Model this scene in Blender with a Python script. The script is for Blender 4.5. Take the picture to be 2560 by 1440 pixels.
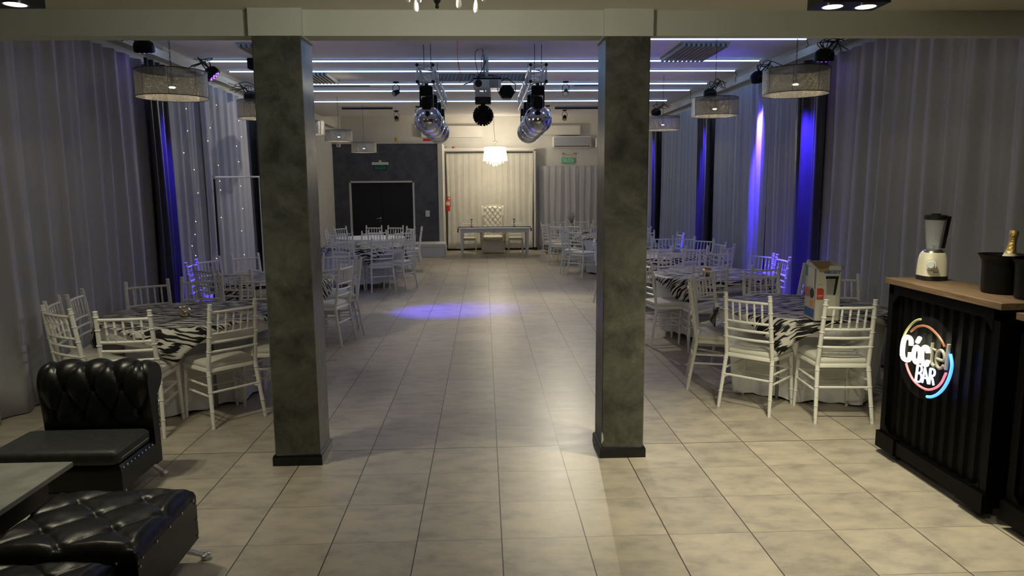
import bpy, math, random
from mathutils import Vector, Matrix, noise
PI = math.pi
sc = bpy.context.scene
for o in list(bpy.data.objects): bpy.data.objects.remove(o)
C = sc.collection
R = random.Random(7)

# ------------------------------------------------------------------ camera
FPX = 1766.148
YAW, PITCH, ROLL = 0.0383, -0.1417, -0.0081
CAM = Vector((-0.0654, -4.5709, 1.7362))
cy, sy, cp, sp = math.cos(YAW), math.sin(YAW), math.cos(PITCH), math.sin(PITCH)
FW = Vector((sy*cp, cy*cp, sp)); r0 = Vector((cy, -sy, 0)); u0 = r0.cross(FW)
RT = math.cos(ROLL)*r0 + math.sin(ROLL)*u0
UP = -math.sin(ROLL)*r0 + math.cos(ROLL)*u0
cd = bpy.data.cameras.new('camera'); cam = bpy.data.objects.new('camera', cd); C.objects.link(cam)
cd.sensor_width = 36; cd.lens = FPX/2560*36; cd.clip_start = .05; cd.clip_end = 100
M = Matrix((RT, UP, -FW)).transposed().to_4x4(); M.translation = CAM
cam.matrix_world = M; sc.camera = cam

def ray(x, y): return FW + RT*((x-1280)/FPX) + UP*((720-y)/FPX)
def fl(x, y, h=0.0):
    d = ray(x, y); return CAM + d*((h-CAM.z)/d.z)
def aty(x, y, Y):
    d = ray(x, y); return CAM + d*((Y-CAM.y)/d.y)
def atx(x, y, X):
    d = ray(x, y); return CAM + d*((X-CAM.x)/d.x)

# ------------------------------------------------------------------ world, exposure
w = bpy.data.worlds.new('world'); sc.world = w; w.use_nodes = True
w.node_tree.nodes['Background'].inputs[0].default_value = (.5, .52, .6, 1)
w.node_tree.nodes['Background'].inputs[1].default_value = .02
vs = sc.view_settings
vs.view_transform = 'Standard'; vs.look = 'None'; vs.gamma = 1; vs.use_curve_mapping = False
vs.exposure = 1.0

# ------------------------------------------------------------------ lights (fixtures' lights are made with them)
def light(name, kind, loc, power, color, size=.05, target=None, angle=60, blend=.5):
    l = bpy.data.lights.new(name, kind); l.energy = power; l.color = color
    if kind == 'SPOT':
        l.spot_size = math.radians(angle); l.spot_blend = blend; l.shadow_soft_size = size
    elif kind == 'AREA': l.size = size
    else: l.shadow_soft_size = size
    o = bpy.data.objects.new(name, l); C.objects.link(o); o.location = loc
    if target is not None:
        o.rotation_euler = (Vector(target)-Vector(loc)).to_track_quat('-Z', 'Y').to_euler()
    return o
WARM = (1, .84, .58); NEUT = (1, .90, .70); PUR = (.06, .03, 1)
HC = 3.47; HF = 2.775
P_CHAND, P_DOWN, P_TRACK, P_PEND, P_STAGE, P_PAR = 18, 58, 58, 2.2, 15, 14
LED_E = 3.8

# ------------------------------------------------------------------ materials
def mat(name, color, rough=.5, metal=0, emit=None, es=0, alpha=1, spec=.5, noise_amt=0, noise_scale=8, bump=0, bump_scale=60, coat=0, trans=0, ior=1.45, stretch=None):
    m = bpy.data.materials.new(name); m.use_nodes = True; nt = m.node_tree; b = nt.nodes['Principled BSDF']
    b.inputs['Base Color'].default_value = (*color, 1); b.inputs['Roughness'].default_value = rough
    b.inputs['Metallic'].default_value = metal; b.inputs['Alpha'].default_value = alpha
    b.inputs['Specular IOR Level'].default_value = spec; b.inputs['Coat Weight'].default_value = coat
    b.inputs['Transmission Weight'].default_value = trans; b.inputs['IOR'].default_value = ior
    if emit: b.inputs['Emission Color'].default_value = (*emit, 1); b.inputs['Emission Strength'].default_value = es
    tc = nt.nodes.new('ShaderNodeTexCoord'); src = tc.outputs['Object']
    if stretch:
        mp = nt.nodes.new('ShaderNodeMapping'); mp.inputs['Scale'].default_value = stretch
        nt.links.new(src, mp.inputs[0]); src = mp.outputs[0]
    nz = nt.nodes.new('ShaderNodeTexNoise'); nz.inputs['Scale'].default_value = noise_scale; nz.inputs['Detail'].default_value = 5
    nt.links.new(src, nz.inputs['Vector'])
    if noise_amt:
        mx = nt.nodes.new('ShaderNodeMix'); mx.data_type = 'RGBA'
        mx.inputs['A'].default_value = (*[c*(1-noise_amt) for c in color], 1)
        mx.inputs['B'].default_value = (*[min(1, c*(1+noise_amt)) for c in color], 1)
        rp = nt.nodes.new('ShaderNodeMapRange'); rp.inputs['From Min'].default_value = .3; rp.inputs['From Max'].default_value = .7
        nt.links.new(nz.outputs['Fac'], rp.inputs['Value']); nt.links.new(rp.outputs[0], mx.inputs['Factor'])
        nt.links.new(mx.outputs['Result'], b.inputs['Base Color'])
    if bump:
        n2 = nt.nodes.new('ShaderNodeTexNoise'); n2.inputs['Scale'].default_value = bump_scale; n2.inputs['Detail'].default_value = 4
        nt.links.new(src, n2.inputs['Vector'])
        bp = nt.nodes.new('ShaderNodeBump'); bp.inputs['Strength'].default_value = bump; bp.inputs['Distance'].default_value = .01
        nt.links.new(n2.outputs['Fac'], bp.inputs['Height']); nt.links.new(bp.outputs[0], b.inputs['Normal'])
    return m
def nd(nt, t, **k):
    n = nt.nodes.new(t)
    for a, v in k.items():
        if a.startswith('i_'): n.inputs[a[2:]].default_value = v
        elif a[0] == 'n' and a[1:].isdigit(): n.inputs[int(a[1:])].default_value = v
        else: setattr(n, a, v)
    return n

def floor_material():
    m = bpy.data.materials.new('floor_tiles'); m.use_nodes = True; nt = m.node_tree; b = nt.nodes['Principled BSDF']; L = nt.links.new
    tc = nd(nt, 'ShaderNodeTexCoord'); sx = nd(nt, 'ShaderNodeSeparateXYZ'); L(tc.outputs['Object'], sx.inputs[0])
    def dist(out):
        p = nd(nt, 'ShaderNodeMath', operation='PINGPONG', n1=.21); L(out, p.inputs[0]); return p.outputs[0]
    def lt(out, v):
        p = nd(nt, 'ShaderNodeMath', operation='LESS_THAN', n1=v); L(out, p.inputs[0]); return p.outputs[0]
    gx = lt(dist(sx.outputs[0]), .0028); gy = lt(dist(sx.outputs[1]), .0016)
    ab = nd(nt, 'ShaderNodeMath', operation='ABSOLUTE'); L(sx.outputs[1], ab.inputs[0]); jo = lt(ab.outputs[0], .0035)
    gy2 = nd(nt, 'ShaderNodeMath', operation='MULTIPLY', n1=.7); L(gy, gy2.inputs[0])
    mx = nd(nt, 'ShaderNodeMath', operation='MAXIMUM'); L(gx, mx.inputs[0]); L(gy2.outputs[0], mx.inputs[1])
    g = nd(nt, 'ShaderNodeMath', operation='MAXIMUM'); L(mx.outputs[0], g.inputs[0]); L(jo, g.inputs[1])
    # one random value per tile
    dv = nd(nt, 'ShaderNodeVectorMath', operation='SCALE'); dv.inputs['Scale'].default_value = 1/.42; L(tc.outputs['Object'], dv.inputs[0])
    fv = nd(nt, 'ShaderNodeVectorMath', operation='FLOOR'); L(dv.outputs[0], fv.inputs[0])
    wn = nd(nt, 'ShaderNodeTexWhiteNoise', noise_dimensions='2D'); L(fv.outputs[0], wn.inputs['Vector'])
    off = nd(nt, 'ShaderNodeVectorMath', operation='SCALE'); off.inputs['Scale'].default_value = 7.0; L(wn.outputs['Color'], off.inputs[0])
    ad = nd(nt, 'ShaderNodeVectorMath', operation='ADD'); L(tc.outputs['Object'], ad.inputs[0]); L(off.outputs[0], ad.inputs[1])
    mp = nd(nt, 'ShaderNodeMapping'); mp.inputs['Scale'].default_value = (1, 1.7, 1); L(ad.outputs[0], mp.inputs[0])
    nz = nd(nt, 'ShaderNodeTexNoise', i_Scale=5.5, i_Detail=7, i_Roughness=.62); L(mp.outputs[0], nz.inputs['Vector'])
    cr = nd(nt, 'ShaderNodeValToRGB'); L(nz.outputs['Fac'], cr.inputs[0])
    e = cr.color_ramp.elements; e[0].position = .32; e[0].color = (.31, .275, .23, 1); e[1].position = .68; e[1].color = (.50, .435, .34, 1)
    m1 = e = cr.color_ramp.elements.new(.5); m1.color = (.42, .375, .305, 1)
    mr = nd(nt, 'ShaderNodeMapRange'); mr.inputs['To Min'].default_value = .88; mr.inputs['To Max'].default_value = 1.06; L(wn.outputs['Value'], mr.inputs['Value'])
    sc_ = nd(nt, 'ShaderNodeVectorMath', operation='SCALE'); L(cr.outputs[0], sc_.inputs[0]); L(mr.outputs[0], sc_.inputs['Scale'])
    mix = nd(nt, 'ShaderNodeMix', data_type='RGBA'); mix.inputs['B'].default_value = (.05, .035, .028, 1)
    L(g.outputs[0], mix.inputs['Factor']); L(sc_.outputs[0], mix.inputs['A']); L(mix.outputs['Result'], b.inputs['Base Color'])
    ro = nd(nt, 'ShaderNodeMapRange'); ro.inputs['To Min'].default_value = .3; ro.inputs['To Max'].default_value = .46; L(nz.outputs['Fac'], ro.inputs['Value']); L(ro.outputs[0], b.inputs['Roughness'])
    bp = nd(nt, 'ShaderNodeBump'); bp.inputs['Strength'].default_value = .5; bp.inputs['Distance'].default_value = .002; bp.invert = True
    L(g.outputs[0], bp.inputs['Height']); L(bp.outputs[0], b.inputs['Normal'])
    return m

def plaster(name, c1, c2, scale, rough, bumps):
    m = bpy.data.materials.new(name); m.use_nodes = True; nt = m.node_tree; b = nt.nodes['Principled BSDF']; L = nt.links.new
    tc = nd(nt, 'ShaderNodeTexCoord')
    n1 = nd(nt, 'ShaderNodeTexNoise', i_Scale=scale, i_Detail=8, i_Roughness=.72, i_Distortion=.35); L(tc.outputs['Object'], n1.inputs['Vector'])
    cr = nd(nt, 'ShaderNodeValToRGB'); L(n1.outputs['Fac'], cr.inputs[0]); e = cr.color_ramp.elements
    e[0].position = .36; e[0].color = (*c1, 1); e[1].position = .66; e[1].color = (*c2, 1)
    L(cr.outputs[0], b.inputs['Base Color']); b.inputs['Roughness'].default_value = rough
    n2 = nd(nt, 'ShaderNodeTexNoise', i_Scale=scale*4, i_Detail=6, i_Distortion=2.0); L(tc.outputs['Object'], n2.inputs['Vector'])
    bp = nd(nt, 'ShaderNodeBump'); bp.inputs['Strength'].default_value = bumps; bp.inputs['Distance'].default_value = .004
    L(n2.outputs['Fac'], bp.inputs['Height']); L(bp.outputs[0], b.inputs['Normal'])
    return m

def zebra_material():
    m = bpy.data.materials.new('zebra_cloth'); m.use_nodes = True; nt = m.node_tree; b = nt.nodes['Principled BSDF']; L = nt.links.new
    tc = nd(nt, 'ShaderNodeTexCoord')
    n0 = nd(nt, 'ShaderNodeTexNoise', i_Scale=2.2, i_Detail=2); L(tc.outputs['UV'], n0.inputs['Vector'])
    ofs = nd(nt, 'ShaderNodeVectorMath', operation='MULTIPLY_ADD'); ofs.inputs[1].default_value = (.22, .26, 0); L(n0.outputs['Color'], ofs.inputs[0]); L(tc.outputs['UV'], ofs.inputs[2])
    mp = nd(nt, 'ShaderNodeMapping'); mp.inputs['Rotation'].default_value = (0, 0, .1); mp.inputs['Scale'].default_value = (3.6, 24, 1); L(ofs.outputs[0], mp.inputs[0])
    ad = nd(nt, 'ShaderNodeTexNoise', i_Scale=1.25, i_Detail=1.6, i_Roughness=.35, i_Distortion=.25); L(mp.outputs[0], ad.inputs['Vector'])
    cr = nd(nt, 'ShaderNodeValToRGB'); L(ad.outputs[0], cr.inputs[0]); e = cr.color_ramp.elements
    e[0].position = .49; e[0].color = (.010, .010, .012, 1); e[1].position = .515; e[1].color = (.62, .59, .54, 1)
    L(cr.outputs[0], b.inputs['Base Color']); b.inputs['Roughness'].default_value = .55; b.inputs['Specular IOR Level'].default_value = .2
    return m

def wood_material(name, c1, c2, sc3=(1, 14, 14)):
    m = bpy.data.materials.new(name); m.use_nodes = True; nt = m.node_tree; b = nt.nodes['Principled BSDF']; L = nt.links.new
    tc = nd(nt, 'ShaderNodeTexCoord'); mp = nd(nt, 'ShaderNodeMapping'); mp.inputs['Scale'].default_value = sc3; L(tc.outputs['Object'], mp.inputs[0])
    n1 = nd(nt, 'ShaderNodeTexNoise', i_Scale=3, i_Detail=8, i_Roughness=.7, i_Distortion=.6); L(mp.outputs[0], n1.inputs['Vector'])
    cr = nd(nt, 'ShaderNodeValToRGB'); L(n1.outputs['Fac'], cr.inputs[0]); e = cr.color_ramp.elements
    e[0].position = .3; e[0].color = (*c1, 1); e[1].position = .72; e[1].color = (*c2, 1)
    L(cr.outputs[0], b.inputs['Base Color']); b.inputs['Roughness'].default_value = .55
    return m

def chipped_white():
    m = bpy.data.materials.new('painted_white_chair'); m.use_nodes = True; nt = m.node_tree; b = nt.nodes['Principled BSDF']; L = nt.links.new
    tc = nd(nt, 'ShaderNodeTexCoord'); n1 = nd(nt, 'ShaderNodeTexNoise', i_Scale=38, i_Detail=6, i_Roughness=.7); L(tc.outputs['Object'], n1.inputs['Vector'])
    sx = nd(nt, 'ShaderNodeSeparateXYZ'); L(tc.outputs['Object'], sx.inputs[0])
    mr = nd(nt, 'ShaderNodeMapRange'); mr.inputs['From Min'].default_value = 0; mr.inputs['From Max'].default_value = .4
    mr.inputs['To Min'].default_value = .07; mr.inputs['To Max'].default_value = 0; L(sx.outputs[2], mr.inputs['Value'])
    ad = nd(nt, 'ShaderNodeMath', operation='ADD'); L(n1.outputs['Fac'], ad.inputs[0]); L(mr.outputs[0], ad.inputs[1])
    cr = nd(nt, 'ShaderNodeValToRGB'); L(ad.outputs[0], cr.inputs[0]); e = cr.color_ramp.elements
    e[0].position = .69; e[0].color = (.80, .79, .74, 1); e[1].position = .72; e[1].color = (.25, .22, .17, 1)
    L(cr.outputs[0], b.inputs['Base Color']); b.inputs['Roughness'].default_value = .35
    return m

def bead_material(name, color, metal, stripe_axis='Z', scale=60, alpha_lo=.35, alpha_hi=.95):
    m = bpy.data.materials.new(name); m.use_nodes = True; nt = m.node_tree; b = nt.nodes['Principled BSDF']; L = nt.links.new
    tc = nd(nt, 'ShaderNodeTexCoord')
    wv = nd(nt, 'ShaderNodeTexWave', wave_type='BANDS', bands_direction=stripe_axis, i_Scale=scale); L(tc.outputs['Object'], wv.inputs['Vector'])
    mr = nd(nt, 'ShaderNodeMapRange'); mr.inputs['From Min'].default_value = .1; mr.inputs['From Max'].default_value = .5
    mr.inputs['To Min'].default_value = alpha_lo; mr.inputs['To Max'].default_value = alpha_hi
    L(wv.outputs['Fac'], mr.inputs['Value']); L(mr.outputs[0], b.inputs['Alpha'])
    vo = nd(nt, 'ShaderNodeTexVoronoi', i_Scale=160); L(tc.outputs['Object'], vo.inputs['Vector'])
    cr = nd(nt, 'ShaderNodeValToRGB'); L(vo.outputs['Color'], cr.inputs[0]); e = cr.color_ramp.elements
    e[0].position = .2; e[0].color = (*[c*.75 for c in color], 1); e[1].position = .8; e[1].color = (*color, 1)
    L(cr.outputs[0], b.inputs['Base Color'])
    b.inputs['Roughness'].default_value = .18; b.inputs['Metallic'].default_value = metal
    bp = nd(nt, 'ShaderNodeBump'); bp.inputs['Strength'].default_value = .9; bp.inputs['Distance'].default_value = .003
    L(vo.outputs['Distance'], bp.inputs['Height']); L(bp.outputs[0], b.inputs['Normal'])
    b.inputs['Transmission Weight'].default_value = 0
    return m

MT = {}
MT['floor'] = floor_material()
MT['wall'] = mat('white_wall_paint', (.62, .61, .56), .8, noise_amt=.04, noise_scale=3)
MT['ceiling'] = mat('ceiling_paint', (.80, .76, .74), .8, noise_amt=.03, noise_scale=2)
MT['front_ceiling'] = mat('front_ceiling_paint', (.66, .63, .53), .8, noise_amt=.03, noise_scale=2)
MT['front_wall'] = mat('dark_front_wall', (.10, .10, .10), .7)
MT['beam'] = mat('beam_paint', (.58, .60, .52), .75, noise_amt=.03, noise_scale=3)
MT['column'] = plaster('burnished_grey_plaster', (.042, .044, .036), (.155, .155, .125), 3.8, .36, .5)
MT['darkwall'] = plaster('dark_plaster_wall', (.05, .052, .062), (.10, .105, .118), 4.0, .5, .25)
MT['black'] = mat('black_paint', (.012, .012, .012), .45)
MT['blackgloss'] = mat('black_gloss_plinth', (.008, .008, .01), .25)
MT['blackplastic'] = mat('black_plastic', (.004, .004, .0045), .45, spec=.22, bump=.1)
MT['curtain'] = mat('sheer_white_curtain', (.45, .455, .475), .8, noise_amt=.05, noise_scale=6, bump=.25, bump_scale=45, stretch=(1, 1, .12))
MT['dark_curtain'] = mat('dark_satin_curtain', (.04, .04, .05), .36, noise_amt=.15, bump=.3, bump_scale=12, stretch=(1, 1, .2))
MT['back_curtain'] = mat('cream_curtain', (.66, .64, .57), .75, noise_amt=.04, noise_scale=6)
MT['chair'] = chipped_white()
MT['cushion'] = mat('cream_vinyl_cushion', (.70, .68, .60), .42, bump=.35, bump_scale=14)
MT['cloth'] = mat('white_tablecloth', (.80, .81, .84), .75, noise_amt=.03, bump=.15, bump_scale=20)
MT['zebra'] = zebra_material()
MT['leather'] = mat('black_leather', (.006, .0065, .0068), .36, noise_amt=.15, noise_scale=30, bump=.08, bump_scale=60, spec=.45)
MT['leather_matte'] = mat('worn_black_vinyl', (.028, .031, .031), .48, noise_amt=.3, noise_scale=25, bump=.2, bump_scale=50, stretch=(1, 3, 1))
MT['chrome'] = mat('chrome', (.7, .71, .72), .2, 1)
MT['truss'] = mat('aluminium_truss', (.62, .62, .60), .35, .6)
MT['greytop'] = plaster('grey_stone_tabletop', (.16, .165, .15), (.27, .275, .25), 5, .5, .1)
MT['barblack'] = mat('black_painted_steel', (.0016, .0016, .0019), .40, spec=.09, bump=.1, bump_scale=20)
MT['wood'] = wood_material('oiled_plank', (.06, .034, .019), (.17, .11, .062), (16, 1.2, 16))
MT['cream'] = mat('cream_enamel', (.68, .64, .50), .18, coat=.4)
MT['glass'] = mat('jar_glass', (.75, .78, .8), .04, alpha=.16, spec=.9)
MT['clear'] = mat('clear_acrylic', (.3, .32, .35), .06, alpha=.015, spec=.8)
MT['green_glass'] = mat('dark_green_glass', (.012, .022, .01), .07, coat=.5)
MT['brown_glass'] = mat('dark_brown_glass', (.02, .008, .004), .07, coat=.5)
MT['gold'] = mat('gold_foil', (.75, .52, .2), .35, .85, bump=.6, bump_scale=90)
MT['label'] = mat('pale_label', (.62, .60, .52), .5)
MT['card'] = mat('white_carton', (.50, .48, .42), .6, noise_amt=.05)
MT['kraft'] = mat('brown_carton_inside', (.30, .21, .12), .8, noise_amt=.08)
MT['ink_blue'] = mat('blue_print', (.02, .09, .30), .5)
MT['ink_red'] = mat('red_print', (.48, .05, .035), .5)
MT['ink_orange'] = mat('orange_print', (.65, .26, .11), .5)
MT['ink_salmon'] = mat('salmon_print', (.50, .14, .10), .5)
MT['ink_green'] = mat('green_print', (.02, .22, .17), .5)
MT['ink_grey'] = mat('grey_print', (.27, .27, .25), .5)
MT['shade'] = bead_material('beaded_shade', (.36, .35, .31), .35)
MT['shade_wire'] = mat('shade_wire', (.02, .02, .02), .4)
MT['led'] = mat('led_tube', (.8, .9, 1), .5, emit=(.30, .56, 1.0), es=LED_E)
MT['bulb'] = mat('bulb_glow', (1, .9, .7), .5, emit=(1, .88, .65), es=5)
MT['fairy'] = mat('fairy_bulb', (1, .9, .7), .5, emit=(1, .85, .55), es=1.6)
MT['stage_shade'] = mat('lit_white_shade', (.9, .88, .8), .7, emit=(1, .93, .76), es=.85)
MT['crystal'] = mat('crystal', (.9, .88, .8), .05, emit=(1, .95, .8), es=.04, spec=1)  # faint glow put into the drops for lamplight they catch
MT['puple'] = mat('purple_led', (.3, .1, 1), .4, emit=(.22, .06, 1.0), es=4)
MT['mirror'] = mat('mirror_facets', (.70, .71, .78), .10, 1)
MT['grey'] = mat('grey_metal', (.22, .23, .24), .4, .6)
MT['vent'] = mat('corrugated_grey_panel', (.20, .20, .21), .6)
MT['white_plastic'] = mat('white_plastic', (.72, .71, .66), .4)
MT['silver_plastic'] = mat('silver_plastic', (.62, .63, .62), .35, .1)
MT['whitewood'] = mat('white_painted_wood', (.66, .65, .63), .4)
MT['red'] = mat('red_enamel', (.55, .025, .02), .3)
MT['yellow'] = mat('yellow_plastic', (.6, .4, .02), .4)
MT['exit_green'] = mat('exit_green', (.03, .30, .14), .5)
MT['exit_dark'] = mat('exit_dark_panel', (.02, .035, .025), .3)
MT['runner'] = mat('navy_table_runner', (.02, .035, .055), .6)
MT['tuft_white'] = mat('white_tufted_vinyl', (.74, .70, .60), .35)
MT['ac'] = mat('air_conditioner_grey', (.36, .38, .42), .45)
MT['mercury'] = mat('mercury_glass', (.75, .66, .5), .15, .9, bump=1, bump_scale=25)
MT['neon_white'] = mat('neon_white', (1, 1, .8), .4, emit=(1, .96, .62), es=2.6)
MT['neon_ice'] = mat('neon_ice', (.8, .9, 1), .4, emit=(.5, .66, 1.0), es=.8)
MT['neon_blue'] = mat('neon_blue', (.2, .5, 1), .4, emit=(.04, .22, 1.0), es=1.3)
MT['neon_red'] = mat('neon_red', (1, .3, .3), .4, emit=(1, .12, .14), es=.55)
MT['neon_off'] = mat('neon_off_grey', (.5, .48, .42), .3)
MT['neon_dim'] = mat('neon_dim_rust', (.42, .16, .10), .35)
MT['neon_yellow'] = mat('neon_dim_yellow', (.5, .5, .22), .35, emit=(.75, .7, .3), es=.06)
MT['grass'] = mat('dry_grass', (.16, .17, .08), .7)
MT['rubber'] = mat('black_rubber', (.01, .01, .01), .7)

# ------------------------------------------------------------------ mesh helper
class MB:
    def __init__(s): s.v = []; s.f = []; s.uv = None
    def add(s, vs, fs):
        n = len(s.v); s.v += [tuple(v) for v in vs]; s.f += [tuple(i+n for i in f) for f in fs]; return s
    def box(s, a, b, mtx=None):
        (x0, y0, z0), (x1, y1, z1) = a, b
        vs = [Vector(p) for p in ((x0,y0,z0),(x1,y0,z0),(x1,y1,z0),(x0,y1,z0),(x0,y0,z1),(x1,y0,z1),(x1,y1,z1),(x0,y1,z1))]
        if mtx: vs = [mtx @ v for v in vs]
        return s.add(vs, [(3,2,1,0),(4,5,6,7),(0,1,5,4),(1,2,6,5),(2,3,7,6),(3,0,4,7)])
    def cbox(s, a, b, c=.004):
        # box with chamfered vertical and horizontal edges
        (x0,y0,z0),(x1,y1,z1) = a, b
        rings = []
        for z, k in ((z0, c), (z0+c, 0), (z1-c, 0), (z1, c)):
            X0, X1, Y0, Y1 = x0+k, x1-k, y0+k, y1-k; q = c
            rings.append([(X0+q,Y0,z),(X1-q,Y0,z),(X1,Y0+q,z),(X1,Y1-q,z),(X1-q,Y1,z),(X0+q,Y1,z),(X0,Y1-q,z),(X0,Y0+q,z)])
        return s.rings(rings)
    def rings(s, rings, cap=True, close=True):
        n = len(rings[0]); vs = [p for r in rings for p in r]; fs = []
        for i in range(len(rings)-1):
            for j in range(n if close else n-1):
                k = (j+1) % n
                fs.append((i*n+j, i*n+k, (i+1)*n+k, (i+1)*n+j))
        if cap:
            fs.append(tuple(range(n-1, -1, -1))); fs.append(tuple(range((len(rings)-1)*n, len(rings)*n)))
        return s.add(vs, fs)
    def lathe(s, prof, c=(0,0,0), n=24, cap=True):
        return s.rings([[(c[0]+r*math.cos(2*PI*j/n), c[1]+r*math.sin(2*PI*j/n), c[2]+z) for j in range(n)] for r, z in prof], cap)
    def rod(s, p, q, r1, r2=None, n=8, prof=None):
        p = Vector(p); q = Vector(q); d = q-p; r2 = r1 if r2 is None else r2
        ax = d.normalized(); a = ax.orthogonal().normalized(); b = ax.cross(a)
        pr = prof or [(0, 1), (1, 1)]
        return s.rings([[tuple(p+d*t+(a*math.cos(2*PI*j/n)+b*math.sin(2*PI*j/n))*((r1+(r2-r1)*t)*k)) for j in range(n)] for t, k in pr])
    def tube(s, pts, r, n=6, closed=False):
        pts = [Vector(p) for p in pts]; N = len(pts); rings = []; a = None
        for i, p in enumerate(pts):
            if closed: t = pts[(i+1) % N]-pts[i-1]
            else: t = pts[min(i+1, N-1)]-pts[max(i-1, 0)]
            t.normalize()
            if a is None: a = t.orthogonal().normalized()
            a = (a-t*a.dot(t)); a = a.normalized() if a.length > 1e-6 else t.orthogonal().normalized()
            b = t.cross(a)
            rings.append([tuple(p+(a*math.cos(2*PI*j/n)+b*math.sin(2*PI*j/n))*r) for j in range(n)])
        if closed: rings.append(rings[0])
        return s.rings(rings, cap=not closed)
    def grid(s, fn, nu, nv, uv=None):
        vs = [tuple(fn(i/nu, j/nv)) for j in range(nv+1) for i in range(nu+1)]
        fs = [(j*(nu+1)+i, j*(nu+1)+i+1, (j+1)*(nu+1)+i+1, (j+1)*(nu+1)+i) for j in range(nv) for i in range(nu)]
        return s.add(vs, fs)
    def prism(s, poly, d, mtx=None):
        # poly: list of 3D points (planar), d: extrusion vector
        n = len(poly); d = Vector(d); A = [Vector(p) for p in poly]; B = [p+d for p in A]
        vs = A+B
        if mtx: vs = [mtx @ v for v in vs]
        return s.add(vs, [tuple(range(n-1, -1, -1)), tuple(range(n, 2*n))]+[(i, (i+1) % n, n+(i+1) % n, n+i) for i in range(n)])
    def sphere(s, c, r, n=12, m=8, sc=(1,1,1)):
        prof = [(max(r*math.sin(PI*i/m), 1e-5), -r*math.cos(PI*i/m)) for i in range(m+1)]
        return s.rings([[(c[0]+q*sc[0]*math.cos(2*PI*j/n), c[1]+q*sc[1]*math.sin(2*PI*j/n), c[2]+z*sc[2]) for j in range(n)] for q, z in prof])
    def mesh(s, name, m, smooth=True, angle=40):
        me = bpy.data.meshes.new(name); me.from_pydata(s.v, [], s.f); me.update(calc_edges=True)
        me.materials.append(MT[m] if isinstance(m, str) else m)
        if smooth:
            me.polygons.foreach_set('use_smooth', [True]*len(me.polygons))
            try: me.set_sharp_from_angle(angle=math.radians(angle))
            except Exception: pass
        return me
def obj(name, mb, m, parent=None, smooth=True, loc=None, angle=40):
    me = mb.mesh(name, m, smooth, angle) if isinstance(mb, MB) else mb
    o = bpy.data.objects.new(name, me); C.objects.link(o)
    if parent: o.parent = parent
    if loc is not None: o.location = loc
    return o
def thing(name, label, cat, loc=(0,0,0), rz=0, group=None):
    o = bpy.data.objects.new(name, None); C.objects.link(o); o.empty_display_size = .05
    o.location = loc; o.rotation_euler = (0, 0, rz); return tag(o, label, cat, group)
def tag(o, label, cat, group=None):
    o['label'] = label; o['category'] = cat
    if group: o['group'] = group
    return o
def struct(name, mb, m, smooth=False, label=None):
    o = obj(name, mb, m, smooth=smooth); o['kind'] = 'structure'
    if label: o['label'] = label
    return o
def dup(root, loc, rz, label, group=None, scale=None):
    r = root.copy(); C.objects.link(r); r.location = loc; r.rotation_euler = (0, 0, rz); r['label'] = label
    if scale: r.scale = (scale,)*3
    if group: r['group'] = group
    for ch in list(root.children):
        c = ch.copy(); C.objects.link(c); c.parent = r
        for g in ch.children:
            d = g.copy(); C.objects.link(d); d.parent = c
    return r
def text_mesh(body, size, m, bold=0.0, xs=1.0, ext=.001):
    cu = bpy.data.curves.new('lettering', 'FONT'); cu.body = body; cu.size = size; cu.offset = bold; cu.extrude = ext
    cu.align_x = 'CENTER'; cu.align_y = 'CENTER'; cu.resolution_u = 3
    t = bpy.data.objects.new('lettering', cu); C.objects.link(t)
    dg = bpy.context.evaluated_depsgraph_get(); dg.update()
    me = bpy.data.meshes.new_from_object(t.evaluated_get(dg)); bpy.data.objects.remove(t)
    me.materials.clear(); me.materials.append(MT[m])
    for v in me.vertices: v.co.x *= xs
    return me

# ------------------------------------------------------------------ room shell
XW = 3.95; YB = 15.3
struct('floor', MB().box((-4.6, -7.0, -.1), (4.6, YB+.2, 0)), 'floor')
struct('ceiling', MB().box((-4.6, .02, HC), (4.6, 13.1, HC+.12)), 'ceiling')
struct('ceiling', MB().box((-4.6, 13.1, 3.95), (4.6, YB+.2, 4.05)).box((-4.6, 13.02, HC+.12), (4.6, 13.1, 3.95)), 'ceiling')
struct('ceiling', MB().box((-4.6, -7.0, HF), (4.6, -.20, HF+.1)), 'front_ceiling')
struct('trim_1', MB().box((-1.3, -.2, 2.628), (.9, -.06, HC+.12)).box((-4.6, -.2, 2.628), (-1.3, -.07, HC+.12)).box((.9, -.2, 2.628), (4.6, -.125, HC+.12)), 'beam')
struct('wall_left', MB().box((-4.6, -.06, 0), (-XW, YB+.2, 4.0)), 'wall')
struct('wall_front_left', MB().box((-4.6, -7, 0), (-4.3, -.06, 2.9)), 'front_wall')
struct('wall_right', MB().box((XW, -.06, 0), (4.6, YB+.2, 4.0)), 'wall')
struct('wall_front_right', MB().box((4.3, -7, 0), (4.6, -.06, 2.9)), 'front_wall')
struct('wall_back', MB().box((-4.6, YB, 0), (4.6, YB+.2, 4.0)), 'wall')
struct('wall_front', MB().box((-4.6, -7.2, 0), (4.6, -7.0, 2.9)), 'front_wall')
# soffit blocks high on the back wall
struct('trim_2', MB().box((-1.75, 15.14, 3.10), (-.1, YB, 3.4)).box((1.0, 15.14, 3.15), (2.6, YB, 3.4)), 'wall')
# cable ledge below the ceiling on both side walls
for n, s in (('trim_3', -1), ('trim_4', 1)):
    x0, x1 = sorted((s*XW, s*(XW-.13)))
    x2, x3 = sorted((s*XW, s*(XW-.10)))
    struct(n, MB().box((x0, -.06, 3.27), (x1, 14.0, 3.36)).box((x2, -.06, 3.13), (x3, 14.0, 3.20)), 'wall')
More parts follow.
